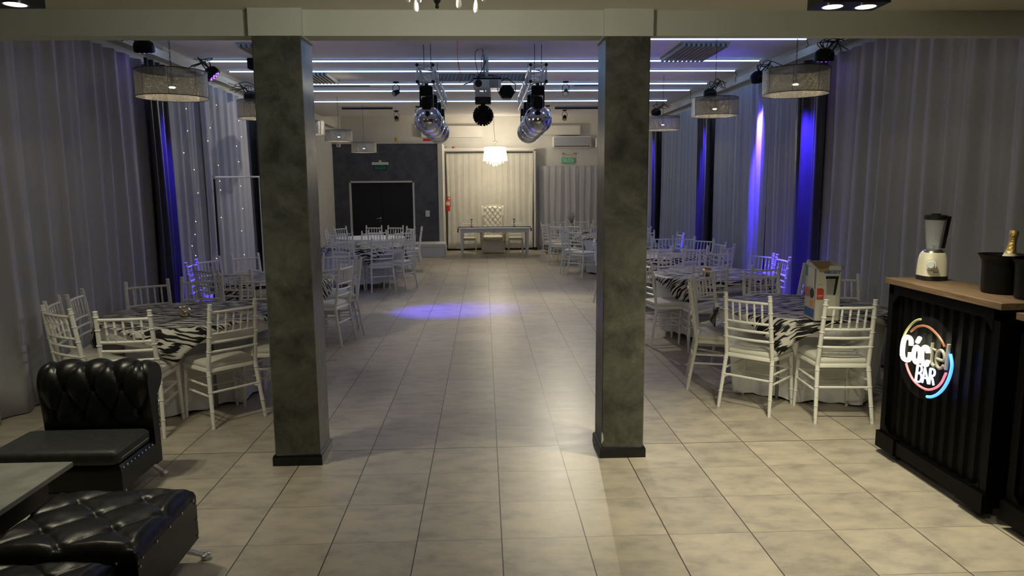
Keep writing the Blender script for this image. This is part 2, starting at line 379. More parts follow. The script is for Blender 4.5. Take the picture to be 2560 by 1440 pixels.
# dark plastered box wall at the far left, with a double door
YD = 14.1
dl, dr = -XW, -1.25
dx0, dx1, dz1 = -3.55, -1.88, 1.92
struct('wall_dark', MB().box((dl, YD, .0), (dx0, YB, 2.87)).box((dx1, YD, .0), (dr, YB, 2.87)).box((dx0, YD, dz1), (dx1, YB, 2.87)), 'darkwall')
struct('trim_5', MB().box((dl, YD-.03, 2.87), (dr+.02, YD+.25, 2.93)), 'wall')
struct('trim_6', MB().box((dr, YD-.03, 0), (dr+.12, YB, 2.87)), 'wall', label='white painted end of the dark plaster wall')
door = struct('door_1', MB().box((dx0+.04, YD+.10, 0), (dx1-.04, YD+.14, dz1-.04)), 'black', label='black ribbed double door in a white frame')
fr = MB().box((dx0-.005, YD-.02, 0), (dx0+.04, YD+.12, dz1)).box((dx1-.04, YD-.02, 0), (dx1+.005, YD+.12, dz1)).box((dx0, YD-.02, dz1-.04), (dx1, YD+.12, dz1+.005))
obj('door_frame', fr, 'whitewood', door, smooth=False)
for a, b in ((dx0+.042, -2.735), (-2.725, dx1-.042)):
    lf = MB(); lf.box((a, YD+.06, .01), (b, YD+.10, dz1-.045)); n = int((b-a)/.026)
    for i in range(n): lf.box((a+.006+i*.026, YD+.052, .01), (a+.02+i*.026, YD+.06, dz1-.045))
    l_ = obj('door_leaf', lf, 'black', door, smooth=False)
hd = MB().rod((-2.77, YD+.05, .965), (-2.77, YD+.01, .965), .022, n=10).rod((-2.77, YD+.015, .965), (-2.88, YD+.015, .95), .009).rod((-2.77, YD+.05, .895), (-2.77, YD+.03, .895), .014, n=10)
obj('door_handle', hd, 'chrome', door)
# step against the dark wall
t = thing('step_block', 'low white stepped block at the foot of the dark wall', 'step', (0, 0, 0))
obj('riser', MB().cbox((-3.0, 13.28, 0), (-1.06, YD-.03, .25), .006), 'whitewood', t, smooth=False)
obj('tread', MB().cbox((-3.0, 13.27, .25), (-1.07, YD-.03, .34), .008), 'whitewood', t, smooth=False)
# alcove frame around the curtain behind the throne
struct('trim_7', MB().box((-1.13, 15.0, 2.72), (1.36, 15.12, 2.80)).box((1.31, 15.0, 0), (1.36, YB, 2.75)), 'wall')
struct('baseboard_back', MB().box((-1.12, 15.16, 0), (1.31, 15.3, .07)).box((1.30, 14.97, 0), (1.40, 15.0, .08)), 'black')

# ------------------------------------------------------------------ curtains
def curtain(name, label, axis, x, a, b, z0, z1, m, amp=.045, wl=.16, seed=0, group=None, lean=0, cat='curtain', top_gather=True):
    rr = random.Random(seed); n = max(24, int(abs(b-a)/.014)); nz = 14
    ph = [rr.uniform(0, 6.28) for _ in range(5)]; mb = MB()
    L_ = abs(b-a)
    def fn(u, v):
        s = a+(b-a)*u; q = L_*u
        wob = .35*math.sin(q*2.1+ph[0])+.2*math.sin(q*5.3+ph[1])
        f1 = math.sin(2*PI*q/wl+wob*2.2+ph[2]); f2 = math.sin(2*PI*q/(wl*.43)+ph[3]+wob)
        f3 = math.sin(2*PI*q/(wl*2.3)+ph[4])
        k = v
        d = amp*(.65*f1+.45*f3*(1-.5*k)+.22*f2*(.35+.65*k))
        d *= (.75+.25*(1-k)) if top_gather else 1
        d += .012*math.sin(3*v+q*2)
        z = z0+(z1-z0)*v + (.012*math.sin(q*4+ph[0]) if v == 0 else 0)
        s2 = s+lean*(1-v)+.012*math.sin(v*4+q*7)
        return (x+d, s2, z) if axis == 'y' else (s2, x+d, z)
    mb.grid(fn, n, nz)
    o = obj(name, mb, m, angle=80)
    md = o.modifiers.new('s', 'SOLIDIFY'); md.thickness = .003
    return tag(o, label, cat, group)
ZL = 3.12
CW = 'curtain'
curtain('white_curtain', 'long white curtain nearest the black sofa chair on the left wall', 'y', -3.73, .02, 3.38, .02, ZL, CW, seed=1, wl=.27, amp=.055)
curtain('dark_curtain', 'dark satin curtain on the left wall left of the string lights', 'y', -3.62, 3.28, 3.72, .02, ZL, 'dark_curtain', seed=2, wl=.15, amp=.06)
curtain('white_curtain', 'white curtain just right of the near left dark curtain', 'y', -3.73, 3.66, 4.95, .02, ZL, CW, seed=3, wl=.22)
curtain('white_curtain', 'white curtain behind the left black pole of the backdrop stand', 'y', -3.70, 4.90, 6.04, .02, ZL, CW, seed=4, wl=.25)
curtain('white_curtain', 'white curtain seen through the empty backdrop stand', 'y', -3.73, 6.00, 6.95, .02, ZL, CW, seed=5, wl=.3, amp=.03)
curtain('dark_curtain', 'dark curtain beside the left grey column on the left wall', 'y', -3.62, 6.84, 7.25, .02, ZL, 'dark_curtain', seed=6, wl=.15, amp=.05)
curtain('white_curtain', 'white curtain on the left wall hidden mostly by the left column', 'y', -3.73, 7.25, 10.3, .02, ZL, CW, seed=7)
curtain('white_curtain', 'long white curtain behind the bar on the right wall', 'y', 3.73, .02, 3.28, .02, ZL, CW, seed=8, wl=.24, amp=.055)
curtain('dark_curtain', 'wide dark satin curtain with purple shine behind the nearest right table', 'y', 3.62, 3.18, 3.80, .02, ZL, 'dark_curtain', seed=9, wl=.2, amp=.075)
curtain('white_curtain', 'white curtain on the right wall left of the wide dark satin curtain', 'y', 3.73, 3.70, 4.85, .02, ZL, CW, seed=10, wl=.17)
curtain('white_curtain', 'white curtain struck by the bright purple beam', 'y', 3.70, 4.80, 6.02, .02, ZL, CW, seed=11, wl=.2, amp=.035)
curtain('white_curtain', 'finely pleated white curtain right of the middle dark curtain', 'y', 3.73, 6.0, 7.06, .02, ZL, CW, seed=12, wl=.11, amp=.03)
curtain('dark_curtain', 'middle dark curtain on the right wall', 'y', 3.63, 7.02, 7.62, .02, ZL, 'dark_curtain', seed=13, wl=.15, amp=.05)
curtain('white_curtain', 'finely pleated white curtain between the two farther dark curtains', 'y', 3.73, 7.6, 10.62, .02, ZL, CW, seed=14, wl=.12, amp=.035)
curtain('dark_curtain', 'farthest dark curtain on the right wall', 'y', 3.63, 10.58, 11.1, .02, ZL, 'dark_curtain', seed=15, wl=.15, amp=.05)
curtain('white_curtain', 'farthest white curtain on the right wall beside the right column', 'y', 3.73, 11.1, 13.9, .02, ZL, CW, seed=16, wl=.16)
curtain('cream_curtain', 'lit cream curtain hanging behind the throne', 'x', 15.12, -1.08, 1.29, .06, 2.70, 'back_curtain', seed=17, wl=.17, amp=.014)
curtain('white_curtain', 'grey white curtain on the back wall under the air conditioner', 'x', 15.2, 1.45, 3.6, .04, 2.31, CW, seed=18, wl=.19, amp=.018)
for s, lb in ((-1, 'left'), (1, 'right')):
    tag(obj('curtain_rod', MB().rod((s*3.78, .02, 3.125), (s*3.78, 13.9 if s > 0 else 10.3, 3.125), .012), 'white_plastic'), 'thin white rod holding the curtains along the %s wall' % lb, 'curtain rod')
tag(obj('curtain_rod', MB().rod((-1.1, 15.08, 2.68), (1.29, 15.08, 2.68), .012), 'black'), 'black rod above the cream curtain behind the throne', 'curtain rod')

# ------------------------------------------------------------------ columns
def column(cx0, cx1, y0, y1, label, chip=None):
    t = thing('column', label, 'column', ((cx0+cx1)/2, (y0+y1)/2, 0)); ox, oy = (cx0+cx1)/2, (y0+y1)/2
    w2, d2 = (cx1-cx0)/2, (y1-y0)/2
    obj('shaft', MB().cbox((-w2, -d2, .05), (w2, d2, 2.628), .006), 'column', t, smooth=False)
    p = .014
    obj('plinth', MB().rings([[(sx*(w2+k), sy_*(d2+k), z) for sx, sy_ in ((-1,-1),(1,-1),(1,1),(-1,1))] for z, k in ((0, p), (.055, p), (.068, p*.6), (.072, 0))]), 'blackgloss', t, smooth=False)
    obj('capital', MB().box((-w2-.012, -d2-.012, 2.628), (w2+.012, -oy-.2, HF)).box((-w2-.012, -d2-.012, 2.62), (w2+.012, d2, 2.628)), 'beam', t, smooth=False)
    return t, w2, d2
cl, w2, d2 = column(-1.408, -1.125, -.235, .045, 'left grey burnished plaster column with black plinth')
crr, w2, d2 = column(.672, .942, -.225, .055, 'right grey burnished plaster column with a chipped corner above its plinth')
obj('chip', MB().prism([(-w2-.001, -d2-.002, .09), (-w2+.012, -d2-.002, .12), (-w2+.008, -d2-.002, .15), (-w2+.002, -d2-.002, .17), (-w2-.001, -d2-.002, .17)], (0, .004, 0)), 'label', crr, smooth=False)['label'] = 'pale chipped spot'

# ------------------------------------------------------------------ LED strips
STR = [(4.0, -3.78, 3.78, 'nearest'), (5.45, -3.78, 3.78, 'second nearest'), (6.3, -3.77, 3.74, 'third nearest'), (7.62, -3.75, 3.73, 'third farthest'), (8.46, -3.74, 3.68, 'second farthest'), (10.0, -3.7, 3.66, 'farthest')]
g0 = MB
for y, a, b, lb in STR:
    t = thing('led_strip_light', '%s glowing blue white strip running across the hall ceiling' % lb, 'strip light', (0, y, HC-.002), 0, 'strip lights across the ceiling')
    obj('channel', MB().box((a, -.016, -.012), (b, .016, 0)), 'white_plastic', t, smooth=False)
    obj('led_tube', MB().rod((a, 0, -.017), (b, 0, -.017), .0115, n=8), 'led', t)
    if y < 9: obj('lead_wire', MB().tube([(b, 0, -.02), (b+.04, .02, -.08), (b+.05, .1, -.1), (b+.07, .15, -.16)], .004), 'black', t)

# ribbed ceiling panels
def vent(x0, x1, y0, y1, label, nr=10):
    t = thing('ribbed_ceiling_panel', label, 'ceiling panel', ((x0+x1)/2, (y0+y1)/2, HC), 0, 'ribbed panels on the ceiling')
    w_, d_ = (x1-x0)/2, (y1-y0)/2
    obj('backing', MB().box((-w_, -d_, -.02), (w_, d_, 0)), 'vent', t, smooth=False)
    m = MB(); p = 2*w_/nr
    for i in range(nr):
        cx = -w_+p*(i+.5)
        m.rings([[(cx+p*.34*math.cos(a), yy, -.02-.045*math.sin(a)) for a in [PI*k/6 for k in range(7)]] for yy in (-d_, d_)])
    obj('ribs', m, 'vent', t)
vent(2.36, 2.96, 4.25, 5.33, 'grey ribbed panel on the ceiling right of the right column')
vent(-2.99, -2.39, 4.28, 5.3, 'grey ribbed panel on the ceiling left of the left column')
vent(-2.95, -2.37, 6.42, 7.32, 'grey ribbed panel on the ceiling just right of the left column')
def slot(x0, x1, y, label):
    t = thing('linear_ceiling_slot', label, 'ceiling vent', ((x0+x1)/2, y, HC), 0, 'long black slots on the ceiling'); w_ = (x1-x0)/2
    obj('frame', MB().box((-w_, -.06, -.025), (w_, .06, 0)), 'silver_plastic', t, smooth=False)
    obj('slot', MB().box((-w_+.01, -.08, -.05), (w_-.01, -.04, -.015)), 'black', t, smooth=False)
slot(-2.95, -1.94, 7.72, 'long black slot on the ceiling left of the left truss, nearer one')
slot(1.47, 2.5, 7.72, 'long black slot on the ceiling right of the right truss, nearer one')
slot(-3.1, -2.0, 11.2, 'long black slot on the ceiling above the dark wall, farther one')
slot(1.5, 2.55, 11.3, 'long black slot on the ceiling above the air conditioner, farther one')

# small black ceiling spots (they light the hall)
def small_spot(x, y, label, aim, drop=.22, p=1.0, base_z=HC):
    t = thing('ceiling_spotlight', label, 'spotlight', (x, y, base_z), 0, 'small black spotlights on the hall ceiling')
    obj('base', MB().lathe([(.05, -.02), (.05, 0)], n=14), 'blackplastic', t)
    obj('yoke', MB().tube([(-.05, 0, -drop+.05), (-.055, 0, -.08), (0, 0, -.02), (.055, 0, -.08), (.05, 0, -drop+.05)], .006), 'blackplastic', t)
    d = (Vector(aim)-Vector((x, y, base_z-drop))).normalized()
    c = Vector((0, 0, -drop+.05)); m = MB(); m.rod(c-d*.05, c+d*.05, .035, .05, n=14)
    h = obj('lamp_head', m, 'blackplastic', t)
    m2 = MB(); m2.rod(c+d*.0505, c+d*.0515, .042, n=14); obj('lens', m2, 'chrome', t)
    light('spot', 'SPOT', Vector((x, y, base_z-drop+.05))+d*.07, P_TRACK*p, NEUT, .03, aim, 95, .9)
small_spot(-1.49, 7.5, 'slim black spotlight on the ceiling left of the left truss', (-3.7, 5.9, 1.9), p=.75)
small_spot(1.32, 7.5, 'tilted black spotlight on the ceiling right of the right truss', (.5, 4.2, 0), p=2.4)
small_spot(-2.02, 11.9, 'black spotlight on the ceiling above the double door', (-1.4, 10.0, 0), p=.35)
small_spot(1.80, 11.9, 'black spotlight on the ceiling above the air conditioner', (1.2, 9.8, 0), p=.35)
small_spot(-1.46, 11.05, 'small black spotlight beside the left mirror balls', (-.4, 9.0, 0), p=.4)
small_spot(1.33, 11.0, 'small black spotlight beside the right mirror balls', (.4, 9.4, 0), p=.4)

# ------------------------------------------------------------------ beaded pendants
def pendant(x, y, zc, label, r=.26, h=.20, p=1.0):
    t = thing('pendant_lamp', label, 'pendant lamp', (x, y, zc-h/2), 0, 'beaded drum pendants over the tables')
    def wall(rr):
        m = MB(); n = 64; hz = h
        rs = []
        for z in (0, hz): rs.append([(rr*math.cos(2*PI*j/n), rr*math.sin(2*PI*j/n), z) for j in range(n)])
        return m.rings(rs, cap=False)
    obj('beaded_shade', wall(r), 'shade', t)
    wr = MB()
    for z in (0, h): wr.tube([((r+.002)*math.cos(2*PI*j/48), (r+.002)*math.sin(2*PI*j/48), z) for j in range(48)], .0028, 5, True)
    for k in range(8):
        a = 2*PI*k/8+.3; wr.rod(((r+.002)*math.cos(a), (r+.002)*math.sin(a), 0), ((r+.002)*math.cos(a), (r+.002)*math.sin(a), h), .0016, n=5)
    for k in range(3):
        a = 2*PI*k/3; wr.rod((0, 0, h-.02), (r*math.cos(a), r*math.sin(a), h), .002, n=5)
    obj('wire_frame', wr, 'shade_wire', t)
    top = HC-(zc-h/2); ch = MB(); z = h-.02; i = 0
    while z < top:
        ra, ca = (.006, 0) if i % 2 else (0, .006)
        ch.tube([(ra*math.cos(2*PI*k/8), ca*math.cos(2*PI*k/8), z+.017+.02*math.sin(2*PI*k/8)) for k in range(8)], .0016, 4, True); z += .032; i += 1
    obj('chain', ch, 'shade_wire', t)
    obj('bulb', MB().sphere((0, 0, h*.40), .026, 12, 8, (1, 1, .3)), 'bulb', t)
    obj('socket', MB().rod((0, 0, h*.44), (0, 0, h-.02), .012), 'grey', t)
    light('pendant_light', 'POINT', (x, y, zc-.02), P_PEND*p, WARM, .03)
PD = [((430, 212), 5.5, 'large beaded drum pendant lamp over the nearest left table', 'L1'), ((1989, 205), 5.82, 'large beaded drum pendant lamp over the nearest right table', 'R1'),
      ((653, 275), 8.25, 'beaded drum pendant half hidden behind the left column', 'L2'), ((1787, 268), 8.13, 'beaded drum pendant over the second right table', 'R2'),
      ((1657, 309), 11.2, 'beaded drum pendant just right of the right column', 'R3'), ((768, 320), 10.8, 'beaded pendant peeping out right of the left column', 'L3'),
      ((847, 340), 13.5, 'beaded drum pendant in front of the top left of the dark wall', 'L4'), ((910, 369), 14.8, 'small far beaded drum pendant in front of the dark wall', 'L5')]
for (px, py), dep, lb, nm in PD:
    q = CAM+ray(px, py)*dep; pendant(q.x, q.y, q.z, lb)

# ------------------------------------------------------------------ banquet chairs
def chair_proto():
    t = thing('chiavari_chair', 'x', 'chair')
    def prof(ringpos, base=1.0, k=1.28, w_=.006):
        pr = [(0, .9)]
        for q in ringpos: pr += [(q-w_, base), (q, k), (q+w_, base)]
        return pr+[(1, .95)]
    # rear uprights (leg and stile in one piece), each its own part
    for s in (-1, 1):
        m = MB(); foot = Vector((s*.205, -.255, .0)); seat = Vector((s*.183, -.185, .43)); top = Vector((s*.173, -.255, .92))
        m.rod(foot, seat, .0135, .0165, 10, prof([.3, .62, .9])); m.rod(seat-(seat-foot)*.02, top, .0165, .0155, 10, prof([.3, .52, .74, .93]))
        m.sphere(top, .0165, 10, 6, (1.08, 1.08, .35))
        obj('rear_leg', m, 'chair', t)
        m = MB(); m.rod((s*.205, .185, 0), (s*.19, .17, .425), .0125, .016, 10, prof([.3, .62, .9])); obj('front_leg', m, 'chair', t)
    # seat frame
    def outline(k, z):
        pts = []
        for (x, y) in ((-.185, -.195), (.185, -.195), (.215, .195), (-.215, .195)):
            pts.append((x*k, y*k, z))
        out = []
        for i in range(4):
            a = Vector(pts[i-1]); b = Vector(pts[i]); c = Vector(pts[(i+1) % 4]); rr = .035
            d1 = (a-b).normalized(); d2_ = (c-b).normalized()
            for q in range(5):
                f = q/4; out.append(tuple(b+d1*rr*(1-f)**2+d2_*rr*f**2))
        return out
    obj('seat_frame', MB().rings([outline(.97, .405), outline(1, .41), outline(1, .432), outline(.98, .437)]), 'chair', t)
    obj('cushion', MB().rings([outline(.93, .436), outline(.965, .446), outline(.965, .462), outline(.93, .476), outline(.78, .486), outline(.45, .489)]), 'cushion', t)
    def stile(z, s):
        f = (z-.43)/.49; return Vector((s*(.183-.01*f), -.185-.07*f, z))
    def rail(m, z, r=.0105):
        a, b = stile(z, -1), stile(z, 1); mid = (a+b)/2+Vector((0, -.018, 0))
        P = [a, a.lerp(mid, .55)+Vector((0, -.004, 0)), mid, b.lerp(mid, .55)+Vector((0, -.004, 0)), b]; m.tube(P, r, 8)
        return mid.y
    for z, nm in ((.862, 'top_rail'), (.70, 'middle_rail'), (.635, 'back_slat'), (.565, 'back_slat')):
        m = MB(); rail(m, z); obj(nm, m, 'chair', t)
    for i in range(5):
        x = -.115+i*.0575; b = 0.017*(1-(x/.175)**2)
        ya = stile(.70, 1).y-b; yb = stile(.862, 1).y-b
        obj('spindle', MB().rod((x, ya, .70), (x, yb, .862), .0078, .0078, 7, [(0, 1), (.32, 1), (.35, 1.3), (.38, 1), (.64, 1), (.67, 1.3), (.7, 1), (1, 1)]), 'chair', t)
    for s in (-1, 1):
        for z in (.31, .235):
            f = z/.43; fy = .185-.015*f; ry = -.255+.07*f
            obj('stretcher', MB().rod((s*(.205-.022*f), ry, z), (s*(.205-.015*f), fy, z+.0), .0085, n=7, prof=[(0, .8), (.3, 1), (.32, 1.3), (.34, 1), (.66, 1), (.68, 1.3), (.7, 1), (1, .8)]), 'chair', t)
    obj('stretcher', MB().rod((-.192, -.212, .265), (.192, -.212, .265), .009, n=7), 'chair', t)
    for z in (.30, .21): obj('stretcher', MB().rod((-.195, .176, z), (.195, .176, z), .0085, n=7), 'chair', t)
    return t
proto = chair_proto()
TB = {  # name: (x, y, radius, text)
 'L1': (-2.50, 1.27, .66, 'nearest left table'), 'L2': (-2.52, 3.68, .66, 'second left table'),
 'L3': (-2.22, 8.10, .70, 'third left table'), 'L4': (-2.45, 10.35, .72, 'farthest left table'),
 'R1': (2.58, 1.20, .66, 'nearest right table'), 'R2': (2.58, 3.48, .66, 'second right table'),
 'R3': (2.52, 5.93, .66, 'third right table'), 'R4': (2.52, 7.72, .62, 'fourth right table'),
 'R5': (2.45, 9.9, .66, 'fifth right table'), 'R6': (2.35, 12.1, .66, 'farthest right table')}
CH = [
('L1',525,762.5,635.6,747.5,'with its back to us at the nearest left table, beside the left column'),
('L1',238,780.5,372,775.6,'with its back to us directly behind the black sofa chair'),
('L1',110,765,169,772,'at the far left edge, nearest of three by the curtain'),
('L1',112,753,143,739,'mostly hidden behind another at the far left edge, touching the curtain'),
('L1',172,736,199,723.5,'third by the left curtain, turned sideways to the nearest left table'),
('L1',313,706,419,698,'facing us in front of the near left dark curtain'),
('L1',454,693,553,688.6,'facing us behind the mosaic cup of the nearest left table'),
('L1',598,692,700,688,'facing us behind the nearest left table, cut by the left column'),
('L1','x',-1.56,1.18,-1.5,'behind the left column, only its seat corner showing left of it'),
('L2',461.4,658.3,492,649,'lit purple, leftmost of those round the second left table'),
('L2',485.8,663.9,528,668,'lit purple at the front left of the second left table'),
('L2',493.6,646.7,544.7,640.6,'purple lit, just left of the black pole of the backdrop stand'),
('L2',579.4,637.5,644,632.8,'facing us between the two poles of the backdrop stand'),
('L2',544.7,673.6,624.7,673.6,'with its back to us at the second left table'),
('L2',848.4,661.5,882,652,'nearest one just right of the left column'),
('L2',889.7,640.3,903.2,643.1,'seen edge on, right of the nearest one by the left column'),
('L2',814,633,868,633,'facing us behind the second left table, right of the left column'),
('L3',828.4,597.8,881.5,597.8,'with its back to us, left one before the third left table'),
('L3',930,595.5,980.6,593.8,'with its back to us beside the zebra tip of the third left table'),
('L3',1014,592.5,1037.5,586,'turned sideways at the right end of the third left table'),
('L3','x',-2.82,8.90,2.5,'facing us at the back left of the third left table'),
('L3',906,578,948.7,577.5,'facing us behind the cup of the third left table'),
('L3',968.7,578.5,1005,580,'facing us at the back right of the third left table'),
('L4',838,577,880,577,'with its back to us, left one before the farthest left table'),
('L4',921,575.6,964.4,574.8,'with its back to us, middle one before the farthest left table'),
('L4',993,575.6,1024,577,'with its back to us, right one before the farthest left table'),
('L4',916,563.7,954,563.7,'facing us in front of the black door handle'),
('L4',971,563.7,1007,563.7,'facing us in front of the right leaf of the black door'),
('L4',1017.5,565.6,1036,567,'facing us at the right jamb of the black door'),
('L4',1053.5,568.5,1055,567,'seen edge on in front of the white step block'),
('L4',834,567,864.6,565,'facing us against the dark wall left of the black door'),
('L4',803,572.5,822.5,569.4,'at the farthest left table against the white side wall'),
('R1',2064.2,750,2191.4,750,'with its back to us nearest the bar, largest on the right'),
('R1',1815.6,731,1924.4,741.4,'with its back to us at the nearest right table, left of two'),
('R1',1725,707.5,1723.6,695.6,'seen edge on at the left side of the nearest right table'),
('R1',1735.4,687,1779.9,678.9,'turned away at the back left of the nearest right table'),
('R1',1858.7,679.5,1946.9,676.9,'facing us behind the nearest right table, left of the carton'),
('R1',2052,687,2143.7,684.4,'facing us right behind the blender carton'),
('R2',1735,665,1818,663.7,'with its back to us before the second right table, left of two'),
('R2',1882,663.7,1950.6,660,'with its back to us before the second right table, right of two'),
('R2',1879.4,628,1934.9,633.8,'sideways at the right of the second right table, inner of two'),
('R2',1939.4,637.5,1978,642,'sideways at the right of the second right table, outer of two'),
('R2',2013,658,2020.7,650.6,'seen edge on before the wide dark curtain, left of the carton'),
('R2',1600,650,1624,657,'cut by the right column, left of the second right table'),
('R2',1644.4,625.4,1707.6,623.3,'facing us behind the second right table, next to the column'),
('R2',1750.7,624,1820.8,625.4,'facing us behind the gold cup of the second right table'),
('R3',1617,616,1677,615.7,'with its back to us before the third right table, beside the column'),
('R3',1717.4,616.4,1768,614.3,'with its back to us before the third right table, right one'),
('R3','x',3.42,5.75,-1.75,'lit purple at the middle right of the third right table'),
('R3','x',3.40,6.45,-2.2,'lit purple near the curtain, back right of the third right table'),
('R3','x',3.33,5.12,-.75,'lit purple at the front right of the third right table'),
('R3',1635,590,1677,589.3,'facing us at the back left of the third right table'),
('R3','x',3.22,6.95,-2.6,'lit purple, facing us behind the third right table'),
('R3','x',1.60,6.1,1.75,'just left of the right column, nearest of that row'),
('R4','x',3.40,7.8,-1.6,'lit purple at the right side of the fourth right table'),
('R4','x',2.95,8.62,-2.75,'facing us behind the fourth right table beside the right column'),
('R5','x',3.32,10.0,-1.75,'small and far at the farthest dark curtain of the right wall'),
('R6',1348.2,557,1370.6,556,'leftmost of the far right group, nearest the throne table'),
('R6',1375.4,560,1400,561.2,'second from the left in the far right group'),
('R6','x',1.80,12.95,2.6,'third from the left in the far right group, against the back curtain'),
('R5','x',1.50,9.75,1.85,'seen edge on at the left side of the fifth right table'),
('R6',1414.7,560,1448,560.8,'with its back to us before the farthest right table'),
('R5','x',1.66,8.95,.9,'seen from its back corner at the front left of the fifth right table'),
('R6',1438.6,549,1470.7,549,'facing us against the back wall curtain, left of the column'),
('R5',1480.4,560,1515,560,'facing us behind the fifth right table'),
('R6','x',2.80,12.9,-2.7,'facing us against the back curtain at the column edge')]
GRP = {'L1': 'chairs round the nearest left table', 'L2': 'chairs round the second left table', 'L3': 'chairs round the third left table', 'L4': 'chairs round the farthest left table',
       'R1': 'chairs round the nearest right table', 'R2': 'chairs round the second right table', 'R3': 'chairs round the third right table', 'R4': 'chairs round the fourth right table',
       'R5': 'chairs round the fifth right table', 'R6': 'chairs round the farthest right table'}
seats = {k: [] for k in TB}; first = True
def rotf(n):   # rotation so that local +Y points along n
    return math.atan2(-n[0], n[1])
for c in CH:
    tb = TB[c[0]]; T = Vector((tb[0], tb[1], 0))
    if c[1] == 'x':
        # given: centre of the back's top and the compass direction the chair faces (0 = away from camera, + = to the right)
        m = Vector((c[2], c[3], 0)); a = c[4]; n = Vector((math.sin(a), math.cos(a), 0)); lab = c[5]
        m_ = m
    else:
        p = fl(c[1], c[2], .92); q = fl(c[3], c[4], .92); p.z = q.z = 0; m_ = (p+q)/2; v = q-p; lab = c[5]
        tt = (T-m_).normalized(); n = Vector((-v.y, v.x, 0)).normalized()
        if n.dot(tt) < 0: n = -n
        if not (.27 < v.length < .43) or n.dot(tt) < .5: n = tt
        else: n = (n+tt*.25).normalized()
    loc = m_+n*.255; rz = rotf(n)
    loc.x = max(-3.42, min(3.42, loc.x))
    lab = 'white chair '+lab
    if first: proto.location = loc; proto.rotation_euler = (0, 0, rz); proto['label'] = lab; proto['group'] = GRP[c[0]]; first = False
    else: dup(proto, loc, rz, lab, GRP[c[0]])
    for k in TB: seats[k].append((loc.copy(), rz))
for px, lb in ((1172, 'left'), (1288, 'right')):
    q = aty(px, 560, 14.15); dup(proto, (q.x, 13.98, 0), PI, 'small white chair behind the head table, %s of the throne' % lb, 'chairs at the head table', .91)
    seats['R6'].append((Vector((q.x, 13.98, 0)), PI))

# ------------------------------------------------------------------ round tables
ZT = .72
def in_chair(x, y, k):
    for loc, rz in seats[k]:
        dx, dy = x-loc.x, y-loc.y; lx = dx*math.cos(rz)+dy*math.sin(rz); ly = -dx*math.sin(rz)+dy*math.cos(rz)
        if abs(lx) < .24 and -.3 < ly < .235: return True
    return False
def round_table(k, zebra_rot, zebra=True, seed=0, hem=.02, half=.63):
    cx, cy_, r, txt = TB[k]; rr = random.Random(seed)
    t = thing('round_table', 'round folding table hidden under the cloths, %s' % txt, 'table', (cx, cy_, 0), 0, 'round banquet tables')
    obj('tabletop', MB().lathe([(r-.02, ZT-.035), (r-.012, ZT-.03), (r-.012, ZT-.01), (r-.02, ZT-.008)], n=48), 'whitewood', t)
    for a in (.8, 2.4, 3.9, 5.5):
        obj('leg', MB().rod((.38*math.cos(a), .38*math.sin(a), 0), (.36*math.cos(a), .36*math.sin(a), ZT-.035), .014), 'grey', t)
    n = 160; nz = 16; ph = rr.uniform(0, 6.28)
    def fn(u, v):
        a = 2*PI*u
        if v < .25:
            q = v/.25; R_ = r*q; return (R_*math.cos(a), R_*math.sin(a), ZT)
        q = (v-.25)/.75
        fold = math.sin(a*9+ph+.6*math.sin(a*2+ph))*.6+math.sin(a*17+ph*2)*.3+.25*math.sin(a*31+ph)
        R_ = r+.004+q*(-.10+.0)+fold*.045*min(1, q*1.6)+.012*(1-math.exp(-q*6))
        z = ZT-.003-(ZT-hem)*q+(.012*math.sin(a*9+ph) if v > .99 else 0)
        if z < .60:
            g = 0
            while g < 60 and R_ > .30 and in_chair(cx+R_*math.cos(a), cy_+R_*math.sin(a), k) : R_ -= .01; g += 1
        return (R_*math.cos(a), R_*math.sin(a), z)
    mb = MB(); mb.grid(fn, n, nz)
    # smooth the dents around the ring
    W_ = n+1
    for j in range(6, nz+1):
        rad = [math.hypot(mb.v[j*W_+i][0], mb.v[j*W_+i][1]) for i in range(n)]
        sm = [min(rad[i], (rad[i-2]+rad[i-1]*2+rad[i]*2+rad[(i+1) % n]*2+rad[(i+2) % n])/8) for i in range(n)]
        for i in range(n+1):
            a = 2*PI*i/n; mb.v[j*W_+i] = (sm[i % n]*math.cos(a), sm[i % n]*math.sin(a), mb.v[j*W_+i][2])
    o = obj('tablecloth', mb, 'cloth', angle=85); o.location = (cx, cy_, .0)
    tag(o, 'white cloth draped to the floor over the %s' % txt, 'tablecloth', 'white round tablecloths')
    if not zebra: return
    N = 56; zm = MB(); uvs = []
    cz, sz = math.cos(zebra_rot), math.sin(zebra_rot)
    def zf(u, v):
        x, y = (u-.5)*2*half, (v-.5)*2*half; X = x*cz-y*sz; Y = x*sz+y*cz; uvs.append((X*1.6+seed*3.1, Y*1.6+seed*1.7)); d = math.hypot(X, Y)
        if d <= r+.006: return (X, Y, ZT+.005+.002*math.sin(X*21+Y*17))
        e = d-r-.006; a = math.atan2(Y, X); fold = .018*math.sin(a*22+seed)*min(1, e*6)
        R_ = r+.012+.012+fold+.05*(1-math.exp(-e*7))-.02*e; return (R_*math.cos(a), R_*math.sin(a), ZT+.004-e*.97)
    zm.grid(zf, N, N)
    zo = obj('zebra_overlay', zm, 'zebra', angle=85); zo.location = (cx, cy_, 0)
    ul = zo.data.uv_layers.new(name='uv')
    for lp in zo.data.loops: ul.data[lp.index].uv = uvs[lp.vertex_index]
    md = zo.modifiers.new('s', 'SOLIDIFY'); md.thickness = .003; md.offset = 1
    tag(zo, 'square zebra striped cloth laid on the %s' % txt, 'tablecloth', 'zebra striped overlay cloths')
round_table('L1', math.radians(-33), seed=1, half=.67)
round_table('L2', math.radians(15), seed=2, half=.70)
round_table('L3', math.radians(-28), seed=3, half=.72, hem=.10)
